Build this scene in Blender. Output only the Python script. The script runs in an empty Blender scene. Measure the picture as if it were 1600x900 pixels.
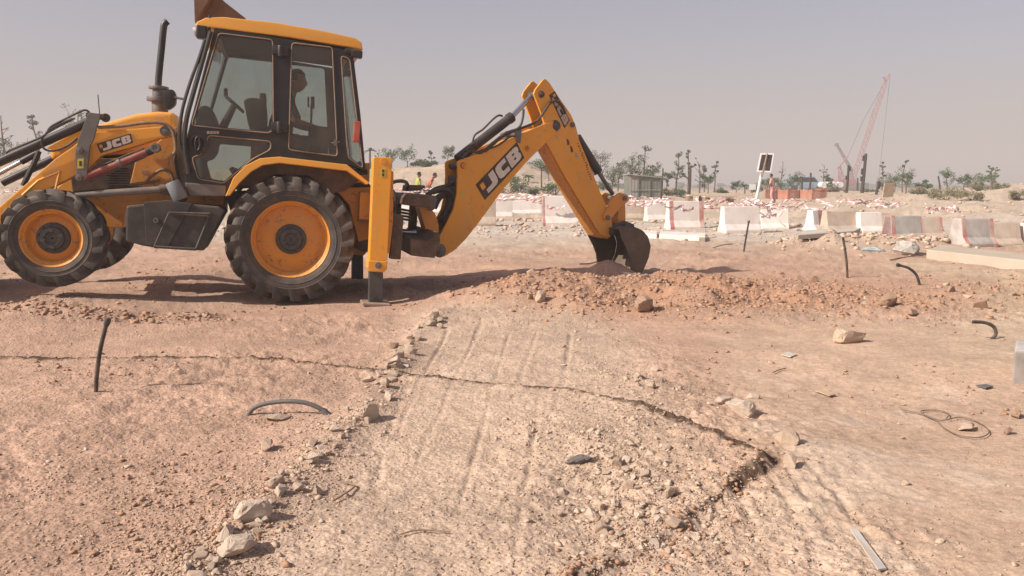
import bpy, bmesh, math, random
import numpy as np
from mathutils import Vector, Matrix

R = math.radians
sc = bpy.context.scene
col = sc.collection
# ------------------------------------------------------------------ camera
CAM_H, FPX, HORIZON = 1.26, 1250.0, 290.0          # photo is 1600 x 900
PITCH = math.atan((450 - HORIZON) / FPX)
cam_d = bpy.data.cameras.new('camera')
cam_d.sensor_width = 36.0
cam_d.lens = 36.0 * FPX / 1600.0
cam_d.clip_start, cam_d.clip_end = 0.05, 20000
cam = bpy.data.objects.new('camera', cam_d)
cam.location = (0, 0, CAM_H)
cam.rotation_euler = (math.pi / 2 - PITCH, 0, 0)
col.objects.link(cam)
sc.camera = cam
# ------------------------------------------------------------------ sky and sun
SUN_EL, SUN_AZ = R(37), R(24)                      # sun stands to the left, a little behind the camera
to_sun = Vector((-math.cos(SUN_AZ) * math.cos(SUN_EL), -math.sin(SUN_AZ) * math.cos(SUN_EL), math.sin(SUN_EL)))
world = bpy.data.worlds.new('World')
sc.world = world
world.use_nodes = True
nt = world.node_tree
nt.nodes.clear()
sky = nt.nodes.new('ShaderNodeTexSky')
sky.sky_type = 'NISHITA'
sky.sun_disc = False
sky.sun_elevation = SUN_EL
sky.sun_rotation = math.atan2(to_sun.x, to_sun.y)
sky.air_density, sky.dust_density, sky.ozone_density = 1.0, 3.0, 1.0
sky.altitude = 0
hsv = nt.nodes.new('ShaderNodeHueSaturation')
hsv.inputs['Saturation'].default_value = 0.85
tint = nt.nodes.new('ShaderNodeMix')
tint.data_type, tint.blend_type = 'RGBA', 'MULTIPLY'
tint.inputs[0].default_value = 1.0
tint.inputs[7].default_value = (1.04, 0.94, 1.0, 1)
bg = nt.nodes.new('ShaderNodeBackground')
bg.inputs['Strength'].default_value = 0.08
wo = nt.nodes.new('ShaderNodeOutputWorld')
nt.links.new(sky.outputs[0], hsv.inputs['Color'])
nt.links.new(hsv.outputs[0], tint.inputs[6])
nt.links.new(tint.outputs[2], bg.inputs[0])
nt.links.new(bg.outputs[0], wo.inputs[0])
sun_d = bpy.data.lights.new('sun', 'SUN')
sun_d.energy, sun_d.angle, sun_d.color = 5.0, R(0.6), (1.0, 0.93, 0.84)
sun = bpy.data.objects.new('sun', sun_d)
sun.rotation_euler = to_sun.to_track_quat('Z', 'Y').to_euler()
sun.location = (-20, -9, 30)
col.objects.link(sun)
sc.view_settings.view_transform = 'Standard'
sc.view_settings.look = 'None'
sc.view_settings.gamma = 1
sc.view_settings.use_curve_mapping = False
sc.view_settings.exposure = 0.50
sc.cycles.max_bounces = 6
sc.cycles.transparent_max_bounces = 16
sc.cycles.volume_bounces = 0
sc.cycles.use_denoising = True
sc.cycles.denoising_input_passes = 'RGB_ALBEDO_NORMAL'
sc.cycles.denoising_prefilter = 'ACCURATE'
try: sc.cycles.denoiser = 'OPENIMAGEDENOISE'
except Exception: pass

# ------------------------------------------------------------------ pixel to place
_F = Vector((0, math.cos(PITCH), -math.sin(PITCH)))
_U = Vector((0, math.sin(PITCH), math.cos(PITCH)))
CAM = Vector((0, 0, CAM_H))
def ray(px, py):
    return Vector(((px - 800) / FPX, 0, 0)) + _F + _U * (-(py - 450) / FPX)
def at_z(px, py, z=0.0):
    d = ray(px, py)
    return CAM + d * ((z - CAM_H) / d.z)
def at_y(px, py, y):
    d = ray(px, py)
    return CAM + d * (y / d.y)
class Frame:
    def __init__(s, M): s.M = M; s.I = M.inverted()
    def L(s, px, py, y=0.0):
        o = s.I @ CAM
        d = s.I.to_3x3() @ ray(px, py)
        p = o + d * ((y - o.y) / d.y)
        return (p.x, p.z)
    def P(s, px, py, y=0.0):
        x, z = s.L(px, py, y); return Vector((x, y, z))

# ------------------------------------------------------------------ noise and terrain
def _hash(ix, iy, seed):
    h = (ix.astype(np.int64) * 374761393 + iy.astype(np.int64) * 668265263 + seed * 974711) & 0x7fffffff
    h = ((h ^ (h >> 13)) * 1274126177) & 0x7fffffff
    return ((h ^ (h >> 16)) & 0xffff) / 65535.0
def vnoise(x, y, seed=0):
    ix, iy = np.floor(x), np.floor(y)
    fx, fy = x - ix, y - iy
    ux, uy = fx * fx * fx * (fx * (fx * 6 - 15) + 10), fy * fy * fy * (fy * (fy * 6 - 15) + 10)
    a, b = _hash(ix, iy, seed), _hash(ix + 1, iy, seed)
    c, d = _hash(ix, iy + 1, seed), _hash(ix + 1, iy + 1, seed)
    return (a + (b - a) * ux) * (1 - uy) + (c + (d - c) * ux) * uy - 0.5
def fbm(x, y, f, octv=3, seed=0, gain=0.5):
    s, a = 0, 1.0
    for o in range(octv):
        c, n = math.cos(0.7 * o + .3), math.sin(0.7 * o + .3)
        s = s + a * vnoise((x * c - y * n) * f, (x * n + y * c) * f, seed + o * 17)
        f *= 2.03; a *= gain
    return s
def sstep(e0, e1, v):
    t = np.clip((v - e0) / (e1 - e0), 0, 1); return t * t * (3 - 2 * t)
def seg_dist(x, y, pts):
    best = np.full(np.shape(x), 1e9)
    for (ax, ay), (bx, by) in zip(pts[:-1], pts[1:]):
        dx, dy = bx - ax, by - ay
        t = np.clip(((x - ax) * dx + (y - ay) * dy) / (dx * dx + dy * dy), 0, 1)
        best = np.minimum(best, np.hypot(x - ax - t * dx, y - ay - t * dy))
    return best
def poly_in(x, y, pts):
    ins = np.zeros(np.shape(x), bool)
    n = len(pts)
    for i in range(n):
        (ax, ay), (bx, by) = pts[i], pts[(i + 1) % n]
        cond = ((ay > y) != (by > y))
        xi = (bx - ax) * (y - ay) / ((by - ay) if by != ay else 1e-9) + ax
        ins ^= cond & (x < xi)
    return ins
def gpx(lst, z=0.0): return [tuple(at_z(px, py, z)[:2]) for px, py in lst]
EDGE_A = gpx([(-700, 562), (-200, 556), (0, 552), (250, 552), (420, 556), (560, 570), (680, 584), (800, 603), (870, 612), (970, 636), (1060, 666), (1130, 692), (1200, 716)], .04)
EDGE_B = gpx([(1200, 716), (1185, 735), (1120, 775), (1050, 820), (960, 868), (880, 905)], .04)
PLAT = EDGE_A + EDGE_B[1:] + [(0.1, 1.5), (-0.5, -3), (-14, -3)]
RUTS = [gpx(l) for l in (
    [(752, 505), (715, 585), (690, 650), (655, 720)], [(795, 520), (775, 590), (755, 680), (715, 800)],
    [(838, 520), (815, 590), (800, 640)], [(842, 640), (835, 700), (815, 800), (805, 880)],
    [(892, 520), (880, 600), (868, 660)], [(640, 600), (610, 680), (585, 760)], [(700, 515), (655, 600), (615, 700)])]
RUTS2 = [gpx(l) for l in (
    [(1188, 740), (1225, 790), (1262, 850), (1290, 905)], [(1222, 735), (1262, 790), (1302, 850), (1335, 905)],
    [(1150, 770), (1180, 830), (1205, 905)], [(1260, 735), (1320, 800), (1370, 860)], [(1100, 800), (1130, 860), (1145, 905)])]
ROWLINE = gpx([(690, 492), (650, 520), (610, 580), (575, 640), (525, 690), (455, 765), (385, 825), (310, 895)])
BERM = gpx([(-500, 520), (-100, 512), (60, 506), (150, 505), (330, 500)])
HEAP = gpx([(860, 462), (920, 456), (985, 455), (1070, 458), (1160, 464)])
HEAP2 = gpx([(1180, 440), (1300, 455), (1400, 468), (1500, 462), (1640, 455)])
HEAP3 = gpx([(830, 472), (930, 480), (1030, 474), (1120, 482), (1220, 474)])
MOUNDS = [(*at_z(a, b)[:2], h, r) for a, b, h, r in ((950, 431, .17, .34), (972, 440, .05, .30), (1040, 446, .07, .40), (860, 448, .12, .45), (905, 462, .09, .35), (1110, 462, .08, .40), (830, 462, .08, .30))]
_p = at_z(588, 474); _w = at_z(456, 478)
FLAT = [(_p.x, _p.y, -.03, .55), (_w.x, _w.y, -.02, .6), (-2.9, 10.4, 0, .8)]
def gh(x, y):
    x = np.asarray(x, float); y = np.asarray(y, float)
    r = np.hypot(x, y)
    z = np.zeros(np.shape(x))
    nl = fbm(x, y, .35, 3, 3)
    nm = fbm(x, y, 1.7, 3, 11)
    near = 1 - sstep(30, 60, r)
    z += .10 * nl * near * sstep(.5, 5, r)
    z += .12 * sstep(-2.9, -4.6, x) * sstep(5.2, 7.0, y) * (1 - sstep(14, 22, y))
    # raised platform the camera stands on
    wob = .05 * fbm(x, y, 2.2, 2, 21) + .03 * fbm(x, y, 9, 2, 22)
    dA, dB = seg_dist(x, y, EDGE_A), seg_dist(x, y, EDGE_B)
    sd = np.minimum(dA, dB) * np.where(poly_in(x, y, PLAT), 1, -1) + wob
    hA = (.030 + .014 * sstep(-1.5, .8, x)) * (.3 + .7 * sstep(-.35, .35, dB - dA))
    lip = np.exp(-(np.maximum(sd, 0) / .10) ** 2)
    z += hA * sstep(-.03, .035, sd) * (.55 + .45 * np.exp(-np.maximum(sd, 0) / 1.2)) + .010 * lip * sstep(-.02, .02, sd)
    z -= .030 * (.3 + .7 * sstep(-.35, .35, dB - dA)) * np.exp(-((sd + .04) / .035) ** 2) * sstep(-.4, .2, fbm(x, y, 1.3, 2, 23))
    # ruts
    for L, dep, w in [(l, .0065, .016) for l in RUTS] + [(l, .006, .020) for l in RUTS2]:
        d = seg_dist(x, y, L) + .022 * fbm(x, y, 2.0, 3, 31)
        z += dep * (-np.exp(-(d / w) ** 2) + .35 * np.exp(-((d - 1.9 * w) / w) ** 2)) * (.5 + .7 * sstep(-.3, .3, fbm(x, y, 1.2, 2, 33)))
    # rock row ridge, berm, heap
    d = seg_dist(x, y, ROWLINE); z += .030 * np.exp(-(d / .12) ** 2) * (1 + nm)
    d = seg_dist(x, y, BERM); z += .07 * np.exp(-(d / .22) ** 2) * (.6 + 1.4 * nm)
    lump = .5 + .75 * fbm(x, y, 1.3, 3, 41)
    d = seg_dist(x, y, HEAP); hp = np.exp(-(d / .85) ** 2); z += .14 * hp * np.clip(lump + .3, 0, 2)
    for cx, cy, hh, rr_ in MOUNDS: z += hh * np.exp(-(((x - cx) ** 2 + (y - cy) ** 2) / rr_ ** 2)) * (1 + .8 * fbm(x, y, 4, 2, 47))
    hp3 = np.exp(-(seg_dist(x, y, HEAP3) / .55) ** 2); z += .12 * hp3 * np.clip(.35 + 1.6 * fbm(x, y, 1.5, 3, 42), 0, 1.5)
    d2 = seg_dist(x, y, HEAP2); hp2 = np.exp(-(d2 / 1.1) ** 2); z += .05 * hp2 * np.clip(lump + .2, 0, 2)
    # grain and clods
    rough = sstep(-.3, .45, fbm(x, y, .55, 2, 51)) * .7 + .35
    rough = rough * (1 + .5 * hp + .3 * hp2) * (1 - .72 * sstep(.9, 1.7, x + .2 * nm) * (1 - sstep(6.8, 7.6, y)))
    strip = sstep(-2.5, -2, x) * 0 + np.exp(-((y - 6.35) / .42) ** 2) * (1 - sstep(-.9, -.5, x))
    rough *= (1 - .75 * strip)
    fine = (.030 * fbm(x, y, 4.5, 2, 61) + .020 * fbm(x, y, 13, 2, 65)) + .012 * (1 - sstep(8, 14, r)) * fbm(x, y, 38, 2, 67)
    cl = fbm(x, y, 9.5, 2, 71); z += rough * near * (fine + .028 * np.clip(cl - .16, 0, 1)) * sstep(.5, 2, r)
    z += .035 * fbm(x, y, 1.9, 3, 73) * sstep(8, 10, y) * near
    # the spots where the machine stands are pressed flat
    for cx, cy, cz, w in FLAT:
        k = np.exp(-(((x - cx) ** 2 + (y - cy) ** 2) / w ** 2) ** 2); z = z * (1 - k) + cz * k
    # background
    a = x / np.maximum(y, .5)
    fr = sstep(-.5, 1, y)
    hill = sstep(.16, -.02, a + .03 * fbm(x, y, .12, 2, 81))
    z += fr * (.60 * sstep(27, 52, y) + hill * (2.05 + .9 * fbm(x, y, .07, 3, 83) + .35 * fbm(x, y, .3, 2, 84)) * sstep(36, 62, y)) * (1 - .75 * sstep(85, 170, y))
    rm = sstep(.47, .62, a + .04 * fbm(x, y, .2, 2, 85)) * sstep(20, 40, y) * (1 - sstep(60, 110, y))
    z += fr * rm * (.35 + .5 * fbm(x, y, .25, 3, 87))
    z += fr * .30 * sstep(26, 33, y) * (1 - sstep(80, 140, y)) * fbm(x, y, .5, 4, 91)
    # rubble pile at right
    g = at_z(1360, 388)
    z += .26 * np.exp(-(((x - g.x) / 1.7) ** 2 + ((y - g.y) / .8) ** 2)) * (1 + .9 * fbm(x, y, 3, 2, 93))
    return z
GRID = {}
def gz(x, y):
    """height of the built ground sheet"""
    if not GRID: return float(gh(np.array([x]), np.array([y]))[0])
    rr, th, Z = GRID['r'], GRID['t'], GRID['z']
    r, t = math.hypot(x, y), math.atan2(x, y)
    i = int(min(max(np.searchsorted(rr, r) - 1, 0), len(rr) - 2)); j = int(min(max(np.searchsorted(th, t) - 1, 0), len(th) - 2))
    u = min(max((r - rr[i]) / (rr[i + 1] - rr[i]), 0), 1); v = min(max((t - th[j]) / (th[j + 1] - th[j]), 0), 1)
    return float((Z[i, j] * (1 - v) + Z[i, j + 1] * v) * (1 - u) + (Z[i + 1, j] * (1 - v) + Z[i + 1, j + 1] * v) * u)
def gp(px, py, dz=0.0):
    z = 0.0
    for _ in range(6):
        p = at_z(px, py, z); z = .5 * z + .5 * gz(p.x, p.y)
    p = at_z(px, py, z); return Vector((p.x, p.y, gz(p.x, p.y) + dz))
def gpy(px, Y, dz=0.0):
    x = (px - 800) / FPX * Y * 1.0
    d = ray(px, HORIZON); x = d.x / d.y * Y
    return Vector((x, Y, gz(x, Y) + dz))

# ------------------------------------------------------------------ materials
def nodes(name):
    m = bpy.data.materials.new(name); m.use_nodes = True
    t = m.node_tree; b = t.nodes['Principled BSDF']
    return m, t, b
def N(t, typ, **kw):
    n = t.nodes.new(typ)
    for k, v in kw.items(): setattr(n, k, v)
    return n
def noise(t, scale, detail=4, rough=.6, coord='Object', dist=0.0):
    tc = N(t, 'ShaderNodeTexCoord'); n = N(t, 'ShaderNodeTexNoise')
    n.inputs['Scale'].default_value = scale; n.inputs['Detail'].default_value = detail
    n.inputs['Roughness'].default_value = rough; n.inputs['Distortion'].default_value = dist
    t.links.new(tc.outputs[coord], n.inputs['Vector']); return n
def ramp(t, src, p0, p1, c0=(0, 0, 0, 1), c1=(1, 1, 1, 1)):
    r = N(t, 'ShaderNodeValToRGB')
    r.color_ramp.elements[0].position = p0; r.color_ramp.elements[0].color = c0
    r.color_ramp.elements[1].position = p1; r.color_ramp.elements[1].color = c1
    t.links.new(src, r.inputs[0]); return r
def mixc(t, fac, a, b, blend='MIX'):
    m = N(t, 'ShaderNodeMix', data_type='RGBA', blend_type=blend)
    for s, v in ((m.inputs[0], fac), (m.inputs[6], a), (m.inputs[7], b)):
        if hasattr(v, 'node'): t.links.new(v, s)
        elif isinstance(v, (int, float)): s.default_value = v
        else: s.default_value = (*v[:3], 1)
    return m.outputs[2]
DUST = (.46, .31, .21)
MAT = {}
def dusty(name, c, rough=.5, metal=0.0, dust=.35, top=.35, bump=.15, scale=6.0, grime=None, spec=.4, chips=0):
    m, t, b = nodes(name)
    n1 = noise(t, scale, 6, .65); n2 = noise(t, scale * 7, 5, .7); n3 = noise(t, scale * .35, 3, .5)
    r1 = ramp(t, n1.outputs[0], .42, .72)
    geo = N(t, 'ShaderNodeNewGeometry'); sx = N(t, 'ShaderNodeSeparateXYZ')
    t.links.new(geo.outputs['Normal'], sx.inputs[0])
    up = N(t, 'ShaderNodeMath', operation='MULTIPLY', use_clamp=True); t.links.new(sx.outputs[2], up.inputs[0]); up.inputs[1].default_value = top
    f1 = N(t, 'ShaderNodeMath', operation='MULTIPLY'); t.links.new(r1.outputs[0], f1.inputs[0]); f1.inputs[1].default_value = dust
    f2 = N(t, 'ShaderNodeMath', operation='MULTIPLY_ADD', use_clamp=True)
    t.links.new(n2.outputs[0], f2.inputs[0]); f2.inputs[1].default_value = dust * .5; t.links.new(f1.outputs[0], f2.inputs[2])
    f3 = N(t, 'ShaderNodeMath', operation='ADD', use_clamp=True); t.links.new(f2.outputs[0], f3.inputs[0])
    upn = N(t, 'ShaderNodeMath', operation='MULTIPLY'); t.links.new(up.outputs[0], upn.inputs[0]); t.links.new(n1.outputs[0], upn.inputs[1])
    t.links.new(upn.outputs[0], f3.inputs[1])
    base = mixc(t, n3.outputs[0], tuple(v * .82 for v in c), tuple(min(1, v * 1.12) for v in c))
    if grime:
        rg = ramp(t, noise(t, scale * 2.3, 8, .75, dist=.6).outputs[0], .56, .66)
        base = mixc(t, rg.outputs[0], base, grime)
    if chips:      # chipped paint and a film of dust run down by vibration
        rc = ramp(t, noise(t, 38, 6, .8).outputs[0], .70 - .04 * chips, .74 - .04 * chips); base = mixc(t, rc.outputs[0], base, (.10, .07, .05))
        tc = N(t, 'ShaderNodeTexCoord'); mp = N(t, 'ShaderNodeMapping'); mp.inputs['Scale'].default_value = (9, 9, .9); t.links.new(tc.outputs['Object'], mp.inputs[0])
        ns = N(t, 'ShaderNodeTexNoise'); ns.inputs['Scale'].default_value = 1.6; ns.inputs['Detail'].default_value = 5; t.links.new(mp.outputs[0], ns.inputs['Vector'])
        rs_ = ramp(t, ns.outputs[0], .48, .78, (0, 0, 0, 1), (.34, .34, .34, 1)); base = mixc(t, rs_.outputs[0], base, DUST)
    cc = mixc(t, f3.outputs[0], base, DUST)
    t.links.new(cc, b.inputs['Base Color'])
    rr = ramp(t, f3.outputs[0], 0, .8, (rough,) * 3 + (1,), (.9,) * 3 + (1,)); t.links.new(rr.outputs[0], b.inputs['Roughness'])
    b.inputs['Metallic'].default_value = metal; b.inputs['Specular IOR Level'].default_value = spec
    bp = N(t, 'ShaderNodeBump'); bp.inputs['Strength'].default_value = bump; bp.inputs['Distance'].default_value = .004
    t.links.new(n2.outputs[0], bp.inputs['Height']); t.links.new(bp.outputs[0], b.inputs['Normal'])
    MAT[name] = m; return m
dusty('orange', (.80, .335, .020), .38, 0, .10, .25, .08, 4, grime=(.60, .24, .04), chips=1)
dusty('orange_worn', (.71, .275, .020), .42, 0, .16, .35, .15, 6, grime=(.10, .06, .035), chips=1)
dusty('orange_roof', (.80, .37, .045), .42, 0, .12, .50, .06, 4)
dusty('black_paint', (.018, .018, .018), .40, 0, .05, .18, .08, 5)
dusty('frame_black', (.014, .0135, .0135), .42, 0, .035, .15, .05, 5)
dusty('grey_metal', (.12, .118, .115), .5, .2, .18, .35, .15, 7)
dusty('tank_black', (.026, .026, .027), .5, 0, .11, .40, .35, 5)
dusty('tyre_rubber', (.048, .046, .045), .78, 0, .14, .26, .5, 7, spec=.3)
dusty('hub_dark', (.060, .059, .058), .5, .3, .08, .2, .4, 9)
dusty('chrome', (.50, .50, .54), .22, 1, .12, .1, .02, 7)
dusty('cyl_black', (.020, .020, .023), .34, 0, .05, .18, .05, 7)
dusty('cyl_red', (.19, .012, .012), .42, 0, .25, .4, .08, 7)
dusty('hose', (.020, .019, .019), .55, 0, .12, .3, .15, 12)
dusty('hose_brown', (.16, .10, .06), .7, 0, .35, .4, .15, 12)
dusty('canister_blue', (.12, .16, .19), .55, 0, .25, .4, .1, 9)
dusty('rust_dark', (.055, .036, .026), .6, .3, .24, .35, .5, 6, grime=(.16, .07, .03))
dusty('bucket_steel', (.085, .064, .050), .5, .5, .20, .35, .35, 5, grime=(.12, .06, .035))
dusty('roof_plate', (.13, .065, .035), .6, .1, .2, .2, .2, 5)
dusty('seat_black', (.018, .018, .019), .8, 0, .08, .1, .1, 8)
dusty('decal_black', (.030, .020, .015), .5, 0, .12, .1, .03, 8)
dusty('decal_white', (.72, .66, .58), .6, 0, .25, .1, .05, 14, grime=(.25, .16, .09))
dusty('decal_yellow', (.55, .46, .05), .6, 0, .2, .1, .03, 14)
dusty('decal_grey', (.40, .33, .27), .6, 0, .2, .1, .03, 14)
dusty('lamp_red', (.42, .05, .03), .35, 0, .3, .3, .05, 9)
dusty('lamp_clear', (.6, .6, .6), .2, 0, .25, .2, .05, 9)
dusty('trim_tan', (.20, .14, .10), .7, 0, .4, .4, .1, 9)
def glass(name, tintc, dustamt):
    m, t, b = nodes(name); out = t.nodes['Material Output']
    tr = N(t, 'ShaderNodeBsdfTransparent'); tr.inputs[0].default_value = (*tintc, 1)
    gl = N(t, 'ShaderNodeBsdfGlossy'); gl.inputs['Roughness'].default_value = .04
    fr = N(t, 'ShaderNodeFresnel'); fr.inputs[0].default_value = 1.45
    m1 = N(t, 'ShaderNodeMixShader'); t.links.new(fr.outputs[0], m1.inputs[0]); t.links.new(tr.outputs[0], m1.inputs[1]); t.links.new(gl.outputs[0], m1.inputs[2])
    df = N(t, 'ShaderNodeBsdfDiffuse'); df.inputs[0].default_value = (*DUST, 1)
    n = noise(t, 5, 6, .7); r = ramp(t, n.outputs[0], .35, .8, (dustamt * .3,) * 3 + (1,), (dustamt,) * 3 + (1,))
    m2 = N(t, 'ShaderNodeMixShader'); t.links.new(r.outputs[0], m2.inputs[0]); t.links.new(m1.outputs[0], m2.inputs[1]); t.links.new(df.outputs[0], m2.inputs[2])
    t.links.new(m2.outputs[0], out.inputs[0]); MAT[name] = m
glass('glass', (.80, .85, .83), .16)
def plain(name, c, rough=.8, var=.15, scale=8, bump=.3, metal=0, dist=.005, c2=None, lo=.4, hi=.65, coord='Object'):
    m, t, b = nodes(name)
    n1 = noise(t, scale, 6, .65, coord); n2 = noise(t, scale * 6, 5, .7, coord)
    base = mixc(t, n1.outputs[0], tuple(v * (1 - var) for v in c), tuple(min(1, v * (1 + var)) for v in c))
    if c2:
        base = mixc(t, ramp(t, noise(t, scale * .6, 7, .7, coord, .4).outputs[0], lo, hi).outputs[0], base, c2)
    t.links.new(base, b.inputs['Base Color']); b.inputs['Roughness'].default_value = rough; b.inputs['Metallic'].default_value = metal
    b.inputs['Specular IOR Level'].default_value = .25
    bp = N(t, 'ShaderNodeBump'); bp.inputs['Strength'].default_value = bump; bp.inputs['Distance'].default_value = dist
    t.links.new(n2.outputs[0], bp.inputs['Height']); t.links.new(bp.outputs[0], b.inputs['Normal'])
    MAT[name] = m; return m
plain('rock_pale', (.56, .43, .32), .92, .12, 4, .6, dist=.02, c2=(.47, .335, .24), lo=.42, hi=.7)
plain('rock_white', (.63, .50, .385), .92, .10, 4, .6, dist=.02, c2=(.52, .41, .31), lo=.5, hi=.75)
plain('rock_red', (.41, .25, .165), .95, .18, 4, .7, dist=.02, c2=(.46, .33, .235))
plain('gravel', (.53, .395, .29), .95, .30, 45, .4, c2=(.40, .26, .175))
plain('clods', (.385, .215, .130), .95, .22, 9, .6, dist=.01, c2=(.45, .295, .20))
plain('concrete', (.50, .45, .39), .9, .12, 3, .4, c2=(.38, .32, .26))
plain('concrete_kerb', (.47, .395, .31), .9, .10, 2, .4, c2=(.42, .33, .24), lo=.42, hi=.7)
plain('concrete_white', (.70, .635, .58), .9, .12, 2.2, .5, c2=(.52, .43, .35), lo=.46, hi=.74, dist=.01)
plain('concrete_tan', (.53, .435, .35), .9, .12, 3, .3, c2=(.36, .27, .19))
plain('concrete_grey', (.49, .45, .41), .9, .12, 3, .3, c2=(.28, .24, .20))
plain('paint_red', (.46, .17, .14), .85, .15, 5, .2, c2=(.54, .42, .36), lo=.40, hi=.64)
plain('plastic_black', (.045, .040, .038), .75, .2, 10, .25, c2=(.20, .14, .10), lo=.42, hi=.8)
plain('plastic_grey', (.13, .12, .115), .6, .2, 10, .25, c2=(.22, .16, .12), lo=.45, hi=.8)
plain('wire', (.20, .135, .095), .8, .2, 20, .2)
plain('wood', (.34, .23, .14), .85, .2, 8, .4, c2=(.22, .14, .09))
plain('wood_pale', (.48, .36, .24), .85, .15, 6, .3, c2=(.36, .25, .16))
plain('pole_dark', (.055, .042, .035), .8, .2, 6, .2)
plain('bark', (.15, .105, .075), .95, .25, 12, .6)
plain('leaf', (.066, .108, .036), .75, .35, 2.5, .1)
plain('leaf_grey', (.088, .105, .052), .8, .3, 2.5, .1)
plain('leaf_dry', (.20, .165, .085), .85, .3, 2.0, .1, c2=(.12, .12, .055))
plain('hut_green', (.115, .15, .13), .6, .15, 2, .2, metal=.2, c2=(.26, .22, .17))
plain('hut_grey', (.26, .27, .255), .6, .15, 2, .2, c2=(.28, .23, .18))
plain('crane_red', (.36, .17, .175), .7, .15, 1, .1)
plain('crane_grey', (.20, .18, .17), .7, .15, 1, .1)
plain('rope', (.12, .10, .10), .7, .1, 3, .1)
plain('tarp_white', (.72, .70, .68), .8, .1, 3, .2)
plain('mesh_orange', (.56, .25, .17), .8, .2, 4, .2)
plain('machine_yellow', (.50, .28, .08), .6, .15, 2, .1)
plain('panel_dark', (.055, .035, .030), .35, .15, 4, .05)
plain('panel_white', (.70, .68, .66), .5, .08, 4, .05)
plain('skin', (.23, .12, .075), .6, .1, 8, .1)
plain('hair_black', (.012, .010, .009), .7, .1, 20, .2)
plain('shirt_dark', (.035, .035, .040), .9, .2, 10, .3)
plain('vest_yellow', (.36, .38, .10), .8, .1, 8, .2)
plain('vest_orange', (.55, .17, .09), .8, .1, 8, .2)
plain('cloth_pink', (.55, .30, .28), .9, .2, 8, .3)
plain('trousers', (.06, .065, .09), .9, .2, 8, .3)
plain('plastic_sheet', (.50, .46, .41), .7, .1, 12, .3, c2=(.50, .37, .27), lo=.45, hi=.7)
plain('plastic_blue', (.30, .40, .42), .5, .15, 9, .3, c2=(.5, .45, .38))
plain('roof_blue', (.26, .34, .42), .6, .15, 1, .1)
# red and white barrier tape: stripes follow the ribbon's own length
m, t, b = nodes('tape')
uv = N(t, 'ShaderNodeUVMap'); sx = N(t, 'ShaderNodeSeparateXYZ'); t.links.new(uv.outputs[0], sx.inputs[0])
ad = N(t, 'ShaderNodeMath', operation='MULTIPLY_ADD'); t.links.new(sx.outputs[1], ad.inputs[0]); ad.inputs[1].default_value = .5; t.links.new(sx.outputs[0], ad.inputs[2])
fr = N(t, 'ShaderNodeMath', operation='FRACT'); t.links.new(ad.outputs[0], fr.inputs[0])
gt = N(t, 'ShaderNodeMath', operation='GREATER_THAN'); t.links.new(fr.outputs[0], gt.inputs[0]); gt.inputs[1].default_value = .60
t.links.new(mixc(t, gt.outputs[0], (.74, .67, .63), (.52, .16, .19)), b.inputs['Base Color']); b.inputs['Roughness'].default_value = .5
MAT['tape'] = m

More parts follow.
